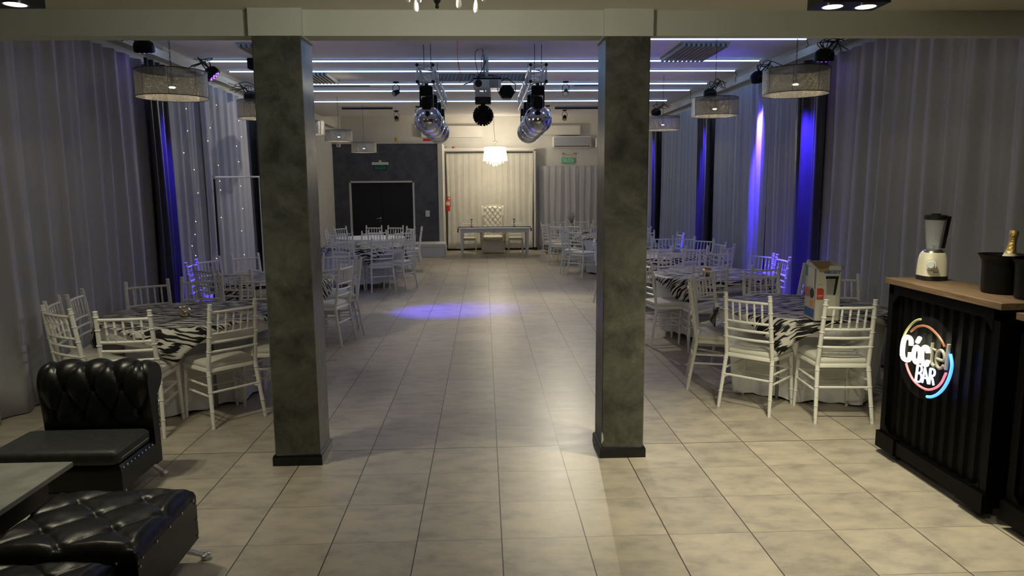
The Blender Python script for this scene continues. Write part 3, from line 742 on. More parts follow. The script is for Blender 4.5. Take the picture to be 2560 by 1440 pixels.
round_table('L4', 0, zebra=False, seed=4, hem=.06)
round_table('R1', math.radians(11), seed=5, half=.67)
round_table('R2', math.radians(5), seed=6, half=.72, hem=.07)
round_table('R3', math.radians(30), seed=7, half=.70)
round_table('R4', math.radians(10), seed=8, half=.66)
round_table('R5', math.radians(50), seed=9, half=.70)
round_table('R6', math.radians(10), seed=10, half=.66)

# cups on the tables
def cup(x, y, label, m='mercury', s=1.0, z=ZT+.009):
    t = thing('votive_cup', label, 'cup', (x, y, z), 0, 'small cups on the tables')
    obj('bowl', MB().lathe([(.025*s, 0), (.042*s, .012*s), (.05*s, .035*s), (.046*s, .058*s), (.036*s, .07*s), (.04*s, .08*s), (.038*s, .08*s), (.034*s, .07*s), (.042*s, .05*s), (.03*s, .012*s)], n=16), m, t)
    obj('candle', MB().lathe([(.028*s, .014*s), (.028*s, .04*s)], n=12), 'label', t)
q = fl(463, 794, ZT); cup(q.x, q.y, 'mosaic silver and gold cup on the nearest left table')
q = fl(895, 619, ZT); cup(q.x, q.y, 'iridescent glass cup on the third left table', 'mercury')
q = fl(1768, 691, ZT); cup(q.x, q.y, 'gold rimmed cup on the second right table', 'gold', 1.1)
q = fl(1665, 617, ZT)
for dx in (0, .12):
    tag(obj('candle_glass', MB().lathe([(.02, 0), (.024, .1), (.022, .1), (.018, .01)], (3.0+dx, 7.5, ZT+.01), 12), 'glass'), 'small glass on the fourth right table, %s of two' % ('left' if dx == 0 else 'right'), 'glass', 'glasses on the fourth right table')

# ------------------------------------------------------------------ carton with blender picture, on the nearest right table
q = fl(2034, 806, ZT); bw, bd, bh = .185, .20, .42
t = thing('blender_carton', 'torn open white carton with blender picture on the nearest right table', 'box', (q.x+.0, q.y, ZT+.012), math.radians(-4))
m = MB(); th = .004
top = [(0, .40), (.04, .385), (.09, .395), (.1, .415), (bw, .405)]
m.prism([(0, 0, 0), (bw, 0, 0)]+[(x, 0, z) for x, z in reversed(top)], (0, th, 0))
m.prism([(0, 0, 0), (0, bd, 0), (0, bd, .43), (0, .1, .425), (0, .05, .41), (0, 0, .40)], (th, 0, 0))
m.prism([(bw, 0, 0), (bw, bd, 0), (bw, bd, .43), (bw, 0, .405)], (-th, 0, 0)); m.prism([(0, bd, 0), (bw, bd, 0), (bw, bd, .43), (0, bd, .43)], (0, -th, 0)); m.box((0, 0, 0), (bw, bd, th))
obj('carton_body', m, 'card', t, smooth=False)
obj('inner_lining', MB().box((th+.001, bd-th-.002, .05), (bw-th-.001, bd-th-.001, .428)).box((bw-th-.002, th, .05), (bw-th-.001, bd-th, .40)), 'kraft', t, smooth=False)
obj('torn_flap', MB().prism([(bw, .0, .405), (bw, bd, .43), (bw+.035, bd-.02, .40), (bw+.03, .03, .385)], (0, 0, .003)).prism([(.0, -.002, .40), (.045, -.002, .385), (.09, -.002, .395), (.085, -.004, .375), (.03, -.004, .365)], (0, -.002, 0)), 'kraft', t, smooth=False)
def quad(x0, x1, z0, z1, mname, nm, face='f', y=-.0015, cut=0):
    if face == 'f': o = MB().prism([(x0, y, z0), (x1, y, z0), (x1, y, z1-cut), (x1-cut, y, z1), (x0, y, z1)], (0, .0015, 0))
    else: o = MB().prism([(y, x0, z0), (y, x1, z0), (y, x1, z1), (y, x0, z1)], (.0015, 0, 0))
    return obj(nm, o, mname, t, smooth=False)
lt_ = obj('lettering', text_mesh('ABODY', .034, 'ink_blue', .001, 1.05, .0006), None, t); lt_.location = (.118, -.0025, .365); lt_.rotation_euler = (PI/2, 0, 0); lt_['label'] = 'blue lettering, torn at its left'
quad(.012, .062, .16, .245, 'ink_red', 'red_label', cut=.012)
quad(.015, .05, .272, .275, 'ink_grey', 'small_print'); quad(.018, .056, .19, .194, 'label', 'label_print', y=-.003); quad(.018, .05, .18, .183, 'label', 'label_print', y=-.003)
# picture of the blender
quad(.072, .165, .315, .335, 'black', 'picture_lid')
obj('picture_jar', MB().prism([(.076, -.0015, .315), (.15, -.0015, .315), (.135, -.0015, .20), (.085, -.0015, .20)], (0, .0015, 0)), 'ink_grey', t, smooth=False)
obj('picture_handle', MB().prism([(.146, -.002, .335), (.166, -.002, .335), (.148, -.002, .195), (.132, -.002, .195)], (0, .0015, 0)), 'black', t, smooth=False)
obj('picture_base', MB().prism([(.07, -.002, .04), (.155, -.002, .03), (.15, -.002, .19), (.08, -.002, .19)], (0, .0015, 0)), 'label', t, smooth=False)
quad(.068, .155, .028, .037, 'black', 'picture_foot')
quad(.01, bd-.01, .02, .085, 'ink_blue', 'side_print', 's'); quad(.02, .09, .095, .15, 'ink_orange', 'side_print', 's'); quad(.11, .19, .165, .235, 'ink_salmon', 'side_print', 's')
quad(.02, .15, .25, .39, 'label', 'side_print', 's', y=-.0015); quad(.155, .195, .32, .40, 'ink_green', 'side_print', 's'); quad(.01, .02, .24, .39, 'ink_blue', 'side_print', 's')
obj('side_print', MB().prism([(-.0016, .06+.04*math.cos(a), .20+.038*math.sin(a)) for a in [2*PI*i/16 for i in range(16)]], (.0015, 0, 0)), 'black', t, smooth=False)

# ------------------------------------------------------------------ leather seats
def tuft(a, b, A=.02):
    s1, s2 = abs(math.sin(PI*a)), abs(math.sin(PI*b))
    v = (min(s1, s2))**.38*.6+(s1*s2)**.5*.4
    # deep dimple at the crossings
    da = min(a % 1, 1-a % 1); db = min(b % 1, 1-b % 1); d = math.hypot(da, db)
    return A*v-A*.9*math.exp(-(d/.11)**2)
def ottoman(x, y, w_, d_, z0, z1, label, nb=(3, 3), rz=0):
    t = thing('tufted_ottoman', label, 'ottoman', (x, y, 0), rz, 'black tufted ottomans')
    e = .035; hx, hy = w_/2, d_/2
    m = MB(); m.rings([[(sx*(hx-k)+ax*0, sy_*(hy-k), z) for sx, sy_ in ((-1,-1),(1,-1),(1,1),(-1,1))] for z, k in ((z0, .012), (z0+.012, 0), (z1-.06, 0), (z1-.05, .004))] if (ax := 1) else [])
    obj('body', m, 'leather', t, smooth=False)
    n = 84
    def fn(u, v):
        x_ = (u-.5)*w_; y_ = (v-.5)*d_
        ex = min(u, 1-u)*w_; ey = min(v, 1-v)*d_; ed = min(ex, ey)
        edge = min(1, ed/.05); rise = .045*math.sqrt(max(0, 1-(1-edge)**2))
        pu, pv = x_/.14, (y_-.02)/.135; a = (pu+pv)/2; b = (pu-pv)/2
        z = z1-.055+rise+tuft(a/1, b/1, .019)*edge + .003*noise.noise((x_*18, y_*18, 1))
        return (x_*(1.0+.01*edge), y_*(1.0+.01*edge), z)
    obj('tufted_top', MB().grid(fn, n, n), 'leather', t, angle=180)
    st = MB()
    for i in range(5):
        yy = -hy+.04+i*(d_-.08)/4
        for s in (-1, 1): st.sphere((s*(hx+.003), yy, z1-.062), .006, 8, 5, (.5, 1, 1))
    for i in range(3):
        xx = -hx+.12+i*(w_-.2)/2
        for s in (-1, 1): st.sphere((xx, s*(hy+.003), z1-.062), .006, 8, 5, (1, .5, 1))
    for s in (-1, 1):
        for k in range(3): st.sphere((hx+.003, s*(hy-.015), z0+.03+k*.08), .006, 8, 5, (.5, 1, 1))
    obj('studs', st, 'chrome', t)
    for sx in (-1, 1):
        for sy_ in (-1, 1):
            a = Vector((sx*(hx-.07), sy_*(hy-.07), z0)); f = Vector((sx*(hx+.02), sy_*(hy+.01), .012))
            obj('leg', MB().rod(a, f, .017, .010, 12).lathe([(.012, .016), (.024, .012), (.026, .004), (.02, -.012)], tuple(f), 14), 'chrome', t)
    return t
ottoman(-1.735, -1.68, .62, .585, .10, .375, 'black tufted leather ottoman with crystal studs beside the grey table', rz=math.radians(1))
ottoman(-1.80, -2.30, .62, .60, .09, .36, 'black tufted ottoman cut off at the bottom left corner', rz=math.radians(0))

# sofa chair
t = thing('slipper_chair', 'black tufted leather armless sofa chair with rolled back', 'armchair', (-2.365, -.62, 0), math.radians(0))
hx = .317
obj('base', MB().rings([[(sx*(hx-k), yv, z) for sx, yv in ((-1, -.22+k), (1, -.22+k), (1, .22), (-1, .22))] for z, k in ((.10, .02), (.12, .0), (.23, .0), (.255, .02))]), 'leather', t, smooth=False)
def rbox(a, b, r_, n=5):
    m = MB(); (x0,y0,z0),(x1,y1,z1) = a, b; rr = []
    for i in range(n+1):
        th_ = PI/2*i/n; rr.append((z0+r_-r_*math.cos(th_), r_-r_*math.sin(th_)))
    for i in range(n+1):
        th_ = PI/2*i/n; rr.append((z1-r_+r_*math.sin(th_), r_-r_*math.cos(th_)))
    def ring(z, k):
        out = []
        for cx_, cy2, a0 in ((x1-k-r_, y1-k-r_, 0), (x0+k+r_, y1-k-r_, PI/2), (x0+k+r_, y0+k+r_, PI), (x1-k-r_, y0+k+r_, 1.5*PI)):
            for i in range(n+1):
                a_ = a0+PI/2*i/n; out.append((cx_+r_*math.cos(a_), cy2+r_*math.sin(a_), z))
        return out
    return m.rings([ring(z, k) for z, k in rr])
cu = rbox((-.395, -.225, .255), (.305, .165, .345), .03); obj('seat_cushion', cu, 'leather_matte', t, angle=60)
obj('cushion_zip', MB().box((.3045, -.19, .292), (.3075, .12, .296)), 'chrome', t, smooth=False)
# back: profile swept along x
prof = [(.185, .10), (.18, .30), (.172, .42), (.155, .54), (.145, .60), (.152, .66), (.18, .702), (.225, .722), (.275, .715), (.315, .685), (.332, .64), (.325, .59), (.295, .555), (.262, .53), (.252, .45), (.255, .10)]
# resample front part of profile
def resamp(P, n):
    L_ = [0]
    for i in range(1, len(P)): L_.append(L_[-1]+math.dist(P[i], P[i-1]))
    out = []
    for k in range(n+1):
        s = L_[-1]*k/n; i = max(j for j in range(len(P)) if L_[j] <= s+1e-9); i = min(i, len(P)-2)
        f = (s-L_[i])/(L_[i+1]-L_[i]); out.append((P[i][0]+(P[i+1][0]-P[i][0])*f, P[i][1]+(P[i+1][1]-P[i][1])*f))
    return out, L_[-1]
PR, PL = resamp(prof, 120); PR = [((PR[max(0,i-2)][0]+PR[max(0,i-1)][0]+p[0]+PR[min(120,i+1)][0]+PR[min(120,i+2)][0])/5, (PR[max(0,i-2)][1]+PR[max(0,i-1)][1]+p[1]+PR[min(120,i+1)][1]+PR[min(120,i+2)][1])/5) for i, p in enumerate(PR)]
bm_ = MB(); nu = 96
def bf(u, v):
    i = min(int(v*120), 119); f = v*120-i; p = PR[i]; q_ = PR[i+1]; y_ = p[0]+(q_[0]-p[0])*f; z_ = p[1]+(q_[1]-p[1])*f
    ty, tz = q_[0]-p[0], q_[1]-p[1]; l_ = math.hypot(ty, tz); ny, nz_ = -tz/l_, ty/l_
    s = v*PL; x_ = (u-.5)*.635; d = 0
    if .24 < s < .84:
        pu = x_/.082; pv = (s-.50)/.17
        k = min(1, (s-.24)/.08, (.84-s)/.1); ex = min(1, (.317-abs(x_))/.05)
        d = tuft(pu/2+pv/2, pu/2-pv/2, .03)*k*ex
    return (x_, y_+ny*d, z_+nz_*d)
bm_.grid(bf, nu, 120)
n_ = len(bm_.v); W_ = nu+1
bm_.f.append(tuple(j*W_ for j in range(121))); bm_.f.append(tuple(j*W_+nu for j in range(120, -1, -1)))
obj('tufted_back', bm_, 'leather', t, angle=50)
st = MB()
for k in range(9): st.sphere((.318, .14-k*.042, .243), .006, 8, 5)
for k in range(14): st.sphere((.320, .245, .11+k*.032), .005, 8, 5)
obj('studs', st, 'chrome', t)
for sx in (-1, 1):
    for sy_ in (-1, 1):
        a = Vector((sx*.28, sy_*.17+.02, .11)); f = Vector((sx*.315, sy_*.22+.05, .012))
        obj('leg', MB().rod(a, f, .017, .010, 12).lathe([(.012, .016), (.024, .012), (.026, .004), (.02, -.012)], tuple(f), 14), 'chrome', t)
# low table
t = thing('coffee_table', 'low table with grey stone look top at the left edge', 'table', (-2.45, -1.63, 0))
obj('tabletop', MB().cbox((-.42, -.36, .44), (.42, .34, .465), .002), 'greytop', t, smooth=False)
obj('apron', MB().box((-.36, -.2, .30), (.33, .28, .44)), 'black', t, smooth=False)
for sx in (-1, 1):
    for sy_ in (-1, 1): obj('leg', MB().rod((sx*.28, sy_*.18+.04, .30), (sx*.34-.02, sy_*.25+.04, 0), .014, .011), 'black', t)

# ------------------------------------------------------------------ bars
def bar(x0, x1, y0, y1, ztop, label, nm):
    t = thing('bar_counter', label, 'bar counter', (x0, (y0+y1)/2, 0), 0, 'mobile bar counters'); h = (y1-y0)/2; D = x1-x0
    obj('worktop', MB().cbox((-.0, -h-.02, ztop-.035), (D-.12, h+.02, ztop), .002), 'wood', t, smooth=False)
    f = MB(); zt = ztop-.036
    for y in (-h, h-.05):
        f.box((.02, y, .07), (.07, y+.05, zt)); f.box((D-.05, y, .07), (D, y+.05, zt-.02))
    f.box((.02, -h, zt-.06), (.06, h, zt)); f.box((0.01, -h-.005, .06), (.06, h+.005, .14)); f.box((D-.05, -h, .07), (D, h, .13))
    f.box((.02, h-.02, .07), (D, h, .13)); f.box((.02, -h, .07), (D, -h+.02, .13)); f.box((.02, h-.02, zt-.06), (D, h, zt)); f.box((.02, -h, zt-.06), (D, -h+.02, zt))
    for y, s in ((h-.05, -1), (-h+.05, 1)):
        f.prism([(.018, y, zt-.06), (.018, y+s*.06, zt-.06), (.018, y, zt-.12)], (.01, 0, 0)); f.prism([(.018, y, .14), (.018, y+s*.06, .14), (.018, y, .2)], (.01, 0, 0))
    for y in (-h-.006, h-.19): f.box((0, y, .045), (.062, y+.2, .15))
    obj('frame', f, 'barblack', t, smooth=False)
    c = MB(); pts = []; y = -h+.05; p = .085
    while y < h-.05:
        pts += [(.045, y), (.045, y+p*.36), (.058, y+p*.5), (.058, y+p*.86)]; y += p
    pts = [q_ for q_ in pts if q_[1] < h-.05]+[(.045, h-.05)]
    c.rings([[(x, yy, .12), (x, yy, zt-.04)] for x, yy in pts], cap=False, close=False)
    o = obj('corrugated_panel', c, 'barblack', t, smooth=False); md = o.modifiers.new('s', 'SOLIDIFY'); md.thickness = .003
    obj('end_panel', MB().box((.06, h-.012, .1), (D-.02, h-.006, zt-.04)), 'barblack', t, smooth=False); obj('end_panel', MB().box((.06, -h+.006, .1), (D-.02, -h+.012, zt-.04)), 'barblack', t, smooth=False)
    for y in (-h+.12, h-.12):
        for x in (.08, D-.1): obj('caster', MB().rod((x-.012, y, .03), (x+.012, y, .03), .03, n=14).box((x-.018, y-.02, .03), (x+.018, y+.02, .062)), 'rubber', t)
    return t
bar(2.475, 2.93, -1.215, -.235, 1.15, 'black corrugated bar counter with wood plank top and neon sign', 'a')
bar(2.53, 3.0, -2.32, -1.285, 1.11, 'second black bar counter at the right edge, cut off by the frame', 'b')
# neon sign on the bar front
t = thing('neon_sign', 'round neon sign reading Cóctel BAR on the bar front', 'sign', (2.475, -.72, .75))
def W(cx_, cy2, off=0.0):
    p = atx(2220+cx_/6, 780+cy2/6, 2.452+off); return (p.x-2.475, p.y+.72, p.z-.75)
def spl(P, k=6, closed=False):
    P = [Vector(p) for p in P]; out = []; n = len(P)
    for i in range(n-1 if not closed else n):
        p0 = P[i-1] if (i > 0 or closed) else P[i]; p1 = P[i]; p2 = P[(i+1) % n]; p3 = P[(i+2) % n] if (i+2 < n or closed) else p2
        for j in range(k):
            s = j/k; out.append(.5*((2*p1)+(-p0+p2)*s+(2*p0-5*p1+4*p2-p3)*s*s+(-p0+3*p1-3*p2+p3)*s**3))
    if not closed: out.append(P[-1])
    return out
def neon(nm, pts, m, r=.0075, off=0, lab=None, closed=False, sm=True):
    P = [W(a, b, off) for a, b in pts]; P = spl(P, 6, closed) if sm else P
    o = obj(nm, MB().tube(P, r, 8, closed), m, t)
    if lab: o['label'] = lab
neon('letter_c', [(345,500),(345,420),(300,375),(250,400),(228,480),(218,600),(232,690),(290,725),(325,690),(335,610)], 'neon_white', .013, 0, 'glowing warm white capital C')
neon('letter_o', [(430,520),(392,580),(385,690),(430,760),(475,700),(478,590)], 'neon_white', .012, 0, 'glowing warm white letter o', True)
neon('accent', [(478,385),(440,455)], 'neon_white', .012, sm=False)
neon('letter_c', [(598,615),(592,545),(552,525),(515,575),(505,690),(535,780),(578,790),(598,730)], 'neon_white', .012, 0, 'glowing warm white small c')
neon('letter_t', [(672,462),(668,600),(662,760),(700,815)], 'neon_off', .009, 0, 'unlit grey letter t'); neon('letter_t_bar', [(640,545),(735,580)], 'neon_off', .008, sm=False)
neon('letter_e', [(735,700),(838,730),(845,640),(800,575),(745,615),(725,720),(740,810),(785,845),(838,800)], 'neon_off', .009, 0, 'unlit grey letter e')
neon('letter_l', [(915,485),(895,660),(868,865)], 'neon_off', .010, 0, 'unlit grey letter l')
neon('letter_b', [(445,805),(415,1035)], 'neon_ice', .007, sm=False); neon('letter_b_bowls', [(445,805),(490,810),(508,855),(490,905),(440,918),(485,925),(503,985),(475,1045),(418,1038)], 'neon_ice', .006)
neon('letter_a', [(512,1058),(555,838),(603,1080)], 'neon_ice', .0065, sm=False); neon('letter_a_bar', [(532,985),(585,1000)], 'neon_ice', .0055, sm=False)
neon('letter_r', [(615,1082),(640,850)], 'neon_ice', .007, sm=False); neon('letter_r_bowl', [(640,850),(685,862),(702,905),(685,955),(632,958),(665,1000),(682,1100)], 'neon_ice', .006)
neon('red_arc', [(272,772),(310,890),(380,1020),(480,1115),(600,1165),(720,1135),(800,1060),(850,960),(872,915)], 'neon_red', .0065, 0, 'glowing red lower arc')
neon('blue_arc', [(585,1270),(650,1272),(740,1235),(830,1150),(905,1020),(948,880),(958,760),(935,630)], 'neon_blue', .0085, 0, 'glowing blue outer arc')
neon('unlit_arc', [(345,290),(430,225),(540,207),(640,245),(740,340),(810,440),(848,525)], 'neon_dim', .007, 0, 'unlit rust coloured upper arc')
neon('pale_arc', [(490,108),(400,142),(290,262),(225,400),(198,520),(192,660)], 'neon_yellow', .007, 0, 'dim yellowish outer arc')
P = [W(575+400*math.cos(a), 690+620*math.sin(a), .012) for a in [2*PI*i/40 for i in range(40)]]
obj('acrylic_backing', MB().prism(P, (.003, 0, 0)), 'clear', t, smooth=False)
m = MB()
for a, b in ((560, 330), (310, 620), (800, 850), (560, 1180)): m.rod(W(a, b, .012), W(a, b, .075), .004)
obj('standoffs', m, 'chrome', t)

# blender on bar
bx, by = 2.69, -.345
t = thing('blender', 'retro cream blender with glass jar on the bar top', 'blender', (bx, by, 1.151), math.radians(0)); t.scale = (.86, .86, .97)
def sq_ring(wx, wy, z, p=4, n=32, ox=0):
    out = []
    for i in range(n):
        a = 2*PI*i/n; c_, s_ = math.cos(a), math.sin(a); k = (abs(c_)**p+abs(s_)**p)**(-1/p); out.append((wx*k*c_+ox, wy*k*s_, z))
    return out
obj('foot', MB().rings([sq_ring(.085, .085, 0), sq_ring(.087, .087, .012), sq_ring(.086, .086, .028)]), 'black', t)
obj('motor_base', MB().rings([sq_ring(.085, .085, .028), sq_ring(.084, .084, .06), sq_ring(.080, .080, .13), sq_ring(.074, .074, .165, 3), sq_ring(.070, .070, .175, 2.6)]), 'cream', t)
obj('chrome_collar', MB().rings([sq_ring(.070, .070, .174, 2.4), sq_ring(.066, .066, .185, 2.2), sq_ring(.055, .055, .193, 2)]), 'chrome', t)
obj('glass_jar', MB().lathe([(.046, .192), (.050, .22), (.060, .30), (.068, .37), (.072, .395), (.069, .395), (.064, .36), (.056, .29), (.047, .22), (.04, .20)], n=28), 'glass', t)
obj('blades', MB().rod((0, 0, .19), (0, 0, .215), .01).box((-.022, -.004, .212), (.022, .004, .215)).box((-.004, -.022, .215), (.004, .022, .218)), 'chrome', t)
obj('lid', MB().lathe([(.066, .378), (.074, .385), (.075, .405), (.06, .41), (.03, .41), (.03, .418), (.001, .418)], n=28), 'black', t)
obj('jar_handle_spine', MB().prism([(.040, -.026, .20), (.066, -.026, .20), (.098, -.026, .40), (.070, -.026, .40)], (0, .030, 0)), 'black', t)
obj('jar_handle', MB().tube(spl([(.085, -.012, .375), (.125, -.014, .37), (.128, -.014, .33), (.112, -.012, .275), (.08, -.012, .27)]), .008, 8), 'glass', t)
kn = MB().rod((-.06, -.08, .105), (-.075, -.10, .105), .034, n=20).rod((-.075, -.10, .105), (-.085, -.113, .105), .024, .021, n=20); obj('control_knob', kn, 'silver_plastic', t)
obj('name_plate', MB().prism([(-.045, -.0858, .052), (-.01, -.0866, .052), (-.01, -.0866, .06), (-.045, -.0858, .06)], (0, -.001, 0)), 'ink_grey', t, smooth=False)
obj('power_cord', MB().tube(spl([(.085, .03, .015), (.11, .035, .028), (.13, .06, .02), (.15, .09, .003)]), .003, 6), 'black', t)
# ice buckets with bottles
def bucket(x, y, label):
    t = thing('ice_bucket', label, 'bucket', (x, y, 1.151), 0, 'black ice buckets on the bar')
    obj('body', MB().lathe([(.09, 0), (.095, .01), (.099, .15), (.103, .18), (.118, .205), (.121, .208), (.116, .203), (.098, .18), (.094, .15), (.09, .02), (.01, .02)], n=40), 'blackplastic', t)
bucket(2.72, -.90, 'black ice bucket holding the champagne bottle, nearer the blender')
bucket(2.735, -1.125, 'black ice bucket holding the brown bottle, at the right picture edge')
def bottle(x, y, z, prof_, bodym, label, name, tilt=0, extra=()):
    t = thing(name, label, 'bottle', (x, y, z)); t.rotation_euler = (0, tilt, 0)
    obj('glass', MB().lathe(prof_, n=20), bodym, t)
    for nm, pr, mm in extra: obj(nm, MB().lathe(pr, n=20), mm, t)
bottle(2.73, -.905, 1.172, [(.035, 0), (.042, .01), (.043, .10), (.038, .15), (.022, .2), (.0155, .24), (.0145, .29), (.01, .30)], 'green_glass', 'champagne bottle with gold foil neck in the left ice bucket', 'champagne_bottle', .10,
       [('foil', [(.028, .192), (.0225, .215), (.0185, .25), (.0185, .28), (.0215, .287), (.0215, .305), (.019, .315), (.001, .318)], 'gold'), ('neck_label', [(.0385, .155), (.0295, .192), (.0285, .192), (.037, .155)], 'label')])
bottle(2.765, -1.14, 1.172, [(.03, 0), (.032, .01), (.032, .12), (.028, .15), (.016, .19), (.013, .25), (.0135, .262), (.012, .265)], 'brown_glass', 'dark brown bottle with pale neck label in the right ice bucket', 'beer_bottle', -.03,
       [('neck_label', [(.0165, .195), (.0148, .245), (.014, .245), (.0158, .195)], 'label'), ('cap', [(.0145, .258), (.0145, .268), (.012, .271)], 'gold'), ('body_label', [(.0328, .05), (.0328, .14), (.0322, .14), (.0322, .05)], 'label')])

# ------------------------------------------------------------------ front ceiling fixtures
def twin(x0, x1, y0, y1, xs, label, tg):
    t = thing('twin_downlight', label, 'ceiling light', ((x0+x1)/2, (y0+y1)/2, 2.65), 0, 'black box downlights'); ox, oy = (x0+x1)/2, (y0+y1)/2
    obj('housing', MB().box((x0-ox, y0-oy, 0), (x1-ox, y1-oy, HF-2.65)), 'black', t, smooth=False)
    for x in xs:
        q_ = (x-ox, -.005, -.004)
        obj('lamp_ring', MB().lathe([(.050, 0), (.058, 0), (.058, .006), (.050, .006), (.04, .004)], q_, 24, cap=False), 'chrome', t)
        obj('reflector', MB().lathe([(.05, .001), (.03, .0035), (.001, .0035)], q_, 24, cap=False), 'bulb', t)
        light('downlight', 'SPOT', (x, oy-.005, 2.636), P_DOWN*tg[3], (1, .93, .66), .04, (x+tg[0], oy+tg[1], 0), tg[2], .7)
twin(1.66, 2.01, -.90, -.72, (1.75, 1.925), 'black twin downlight box on the front ceiling at the top right', (-.05, .15, 84, 1.12))
twin(.95, 1.30, -3.5, -3.32, (1.04, 1.215), 'added, unseen black twin downlight box on the front ceiling behind the viewpoint', (.55, 2.4, 78, .42))  # unseen lamp box, added to brighten the front floor and near cloths
twin(-2.62, -2.27, -.92, -.74, (-2.36, -2.53), 'black twin downlight box on the front ceiling at the top left', (.1, .25, 95, .42))
# chandelier just above the frame
t = thing('crystal_chandelier', 'crystal chandelier whose lowest drops show at the top edge', 'chandelier', (-.235, -1.73, 2.42))
obj('body', MB().lathe([(.001, -.005), (.008, 0), (.006, .012), (.014, .022), (.016, .035), (.012, .045), (.03, .05), (.09, .062), (.11, .075), (.03, .10), (.015, .16), (.02, .2), (.012, .25), (.012, HF-2.44), (.05, HF-2.43), (.05, HF-2.42)], n=20), 'black', t)
for k in range(6):
    a = 2*PI*k/6+.35; c_, s_ = math.cos(a), math.sin(a)
    obj('arm', MB().tube(spl([(.05*c_, .05*s_, .10), (.12*c_, .12*s_, .07), (.20*c_, .20*s_, .11), (.22*c_, .22*s_, .16)]), .006, 6).lathe([(.03, .16), (.035, .17), (.012, .175), (.012, .22)], (.22*c_, .22*s_, 0), 10), 'black', t)
    obj('candle_bulb', MB().sphere((.22*c_, .22*s_, .245), .018, 10, 7, (1, 1, 1.6)), 'bulb', t)
dr_ = [(1040, 17, .9), (1147, 8, 1.0), (1190, 20, 1.0), (1019, -8, .8), (1047, -6, .8), (1210, -10, .8), (1100, -30, .9)]
for px, py, s in dr_:
    q_ = fl(px, py, 2.43)-Vector((-.235, -1.73, 2.42)); q_.z = .012
    obj('crystal_drop', MB().lathe([(.001, .04), (.004, .03), (.009, .008), (.0105, -.008), (.007, -.019), (.001, -.022)], (q_.x, q_.y, q_.z), 10).rod((q_.x, q_.y, q_.z+.04), (q_.x*.9, q_.y*.9, .12), .001, n=4), 'crystal', t)
light('chandelier_light', 'POINT', (-.235, -1.73, 2.52), P_CHAND, (1, .98, .84), .15)

# ------------------------------------------------------------------ truss, moving heads, mirror balls
def truss(x0, x1, y0, y1, z0, z1, label):
    t = thing('lighting_truss', label, 'truss', ((x0+x1)/2, y0, z0), 0, 'box trusses under the ceiling'); ox, oy, oz = (x0+x1)/2, y0, z0
    w_, L_, h_ = (x1-x0)/2, y1-y0, z1-z0
    m = MB()
    for x in (-w_, w_):
        for z in (0, h_): m.rod((x, 0, z), (x, L_, z), .016, n=8)
    obj('chords', m, 'truss', t)
    m = MB(); n = max(3, int(L_/.24)); st_ = L_/n
    for i in range(n):
        a, b = i*st_, (i+1)*st_; fz = (0, h_) if i % 2 else (h_, 0); fx = (-w_, w_) if i % 2 else (w_, -w_)
        for x in (-w_, w_): m.rod((x, a, fz[0]), (x, b, fz[1]), .007, n=5)
        for z in (0, h_): m.rod((fx[0], a, z), (fx[1], b, z), .007, n=5)
        if i % 3 == 0:
            for x in (-w_, w_): m.rod((x, a, 0), (x, a, h_), .006, n=5)
    for y in (0, L_):
        for z in (0, h_): m.rod((-w_, y, z), (w_, y, z), .009, n=6)
        for x in (-w_, w_): m.rod((x, y, 0), (x, y, h_), .012, n=6)
    obj('bracing', m, 'truss', t)
    m = MB()
    for x in (-w_, w_):
        for z in (0, h_): m.rod((x, -.02, z), (x, .01, z), .02, n=12)
    obj('end_caps', m, 'black', t)
    for y in (.35*L_*.2, L_*.5, L_*.92):
        for x in (-w_*.3, w_*.6): obj('hanging_rod', MB().rod((x, y, h_-.01), (x, y, HC-z0), .004, n=5), 'black', t)
truss(-.843, -.655, 4.2, 7.2, 2.995, 3.19, 'left aluminium box truss carrying lights and mirror balls')
truss(.515, .703, 4.2, 7.2, 2.995, 3.19, 'right aluminium box truss carrying lights and mirror balls')
t = thing('cross_truss', 'galvanised crossbar joining the two trusses behind the projector', 'truss', (0, 4.95, 3.14))
obj('beam', MB().box((-.63, -.04, -.03), (.49, .04, .06)), 'grey', t, smooth=False)
m = MB()
for i in range(22): m.rod((-.62+i*.05, -.043, -.02), (-.595+i*.05, -.043, .05), .004, n=4)
obj('lattice', m, 'truss', t)
def moving_head(x, y, z, label, s=1.0):
    t = thing('moving_head_light', label, 'stage light', (x, y, z), 0, 'black moving head lights under the trusses')
    obj('base_housing', MB().cbox((-.08*s, -.07*s, -.11*s), (.08*s, .07*s, 0), .015), 'blackplastic', t)
    obj('yoke', MB().box((-.082*s, -.03*s, -.25*s), (-.066*s, .03*s, -.10*s)).box((.066*s, -.03*s, -.25*s), (.082*s, .03*s, -.10*s)), 'blackplastic', t, smooth=False)
    obj('lamp_head', MB().rings([sq_ring(.05*s, .05*s, -.13*s), sq_ring(.062*s, .06*s, -.16*s), sq_ring(.062*s, .06*s, -.25*s), sq_ring(.045*s, .045*s, -.275*s)]), 'blackplastic', t)
    obj('clamp', MB().rod((0, 0, 0), (0, 0, .03), .02, n=10), 'black', t)
for x, nm in ((-.75, 'left'), (.61, 'right')):
    for y, o_ in ((4.32, 'nearest'), (5.15, 'second'), (6.0, 'third'), (6.85, 'farthest')):
        moving_head(x, y, 2.96, '%s black moving head light under the %s truss' % (o_, nm))
me0 = None
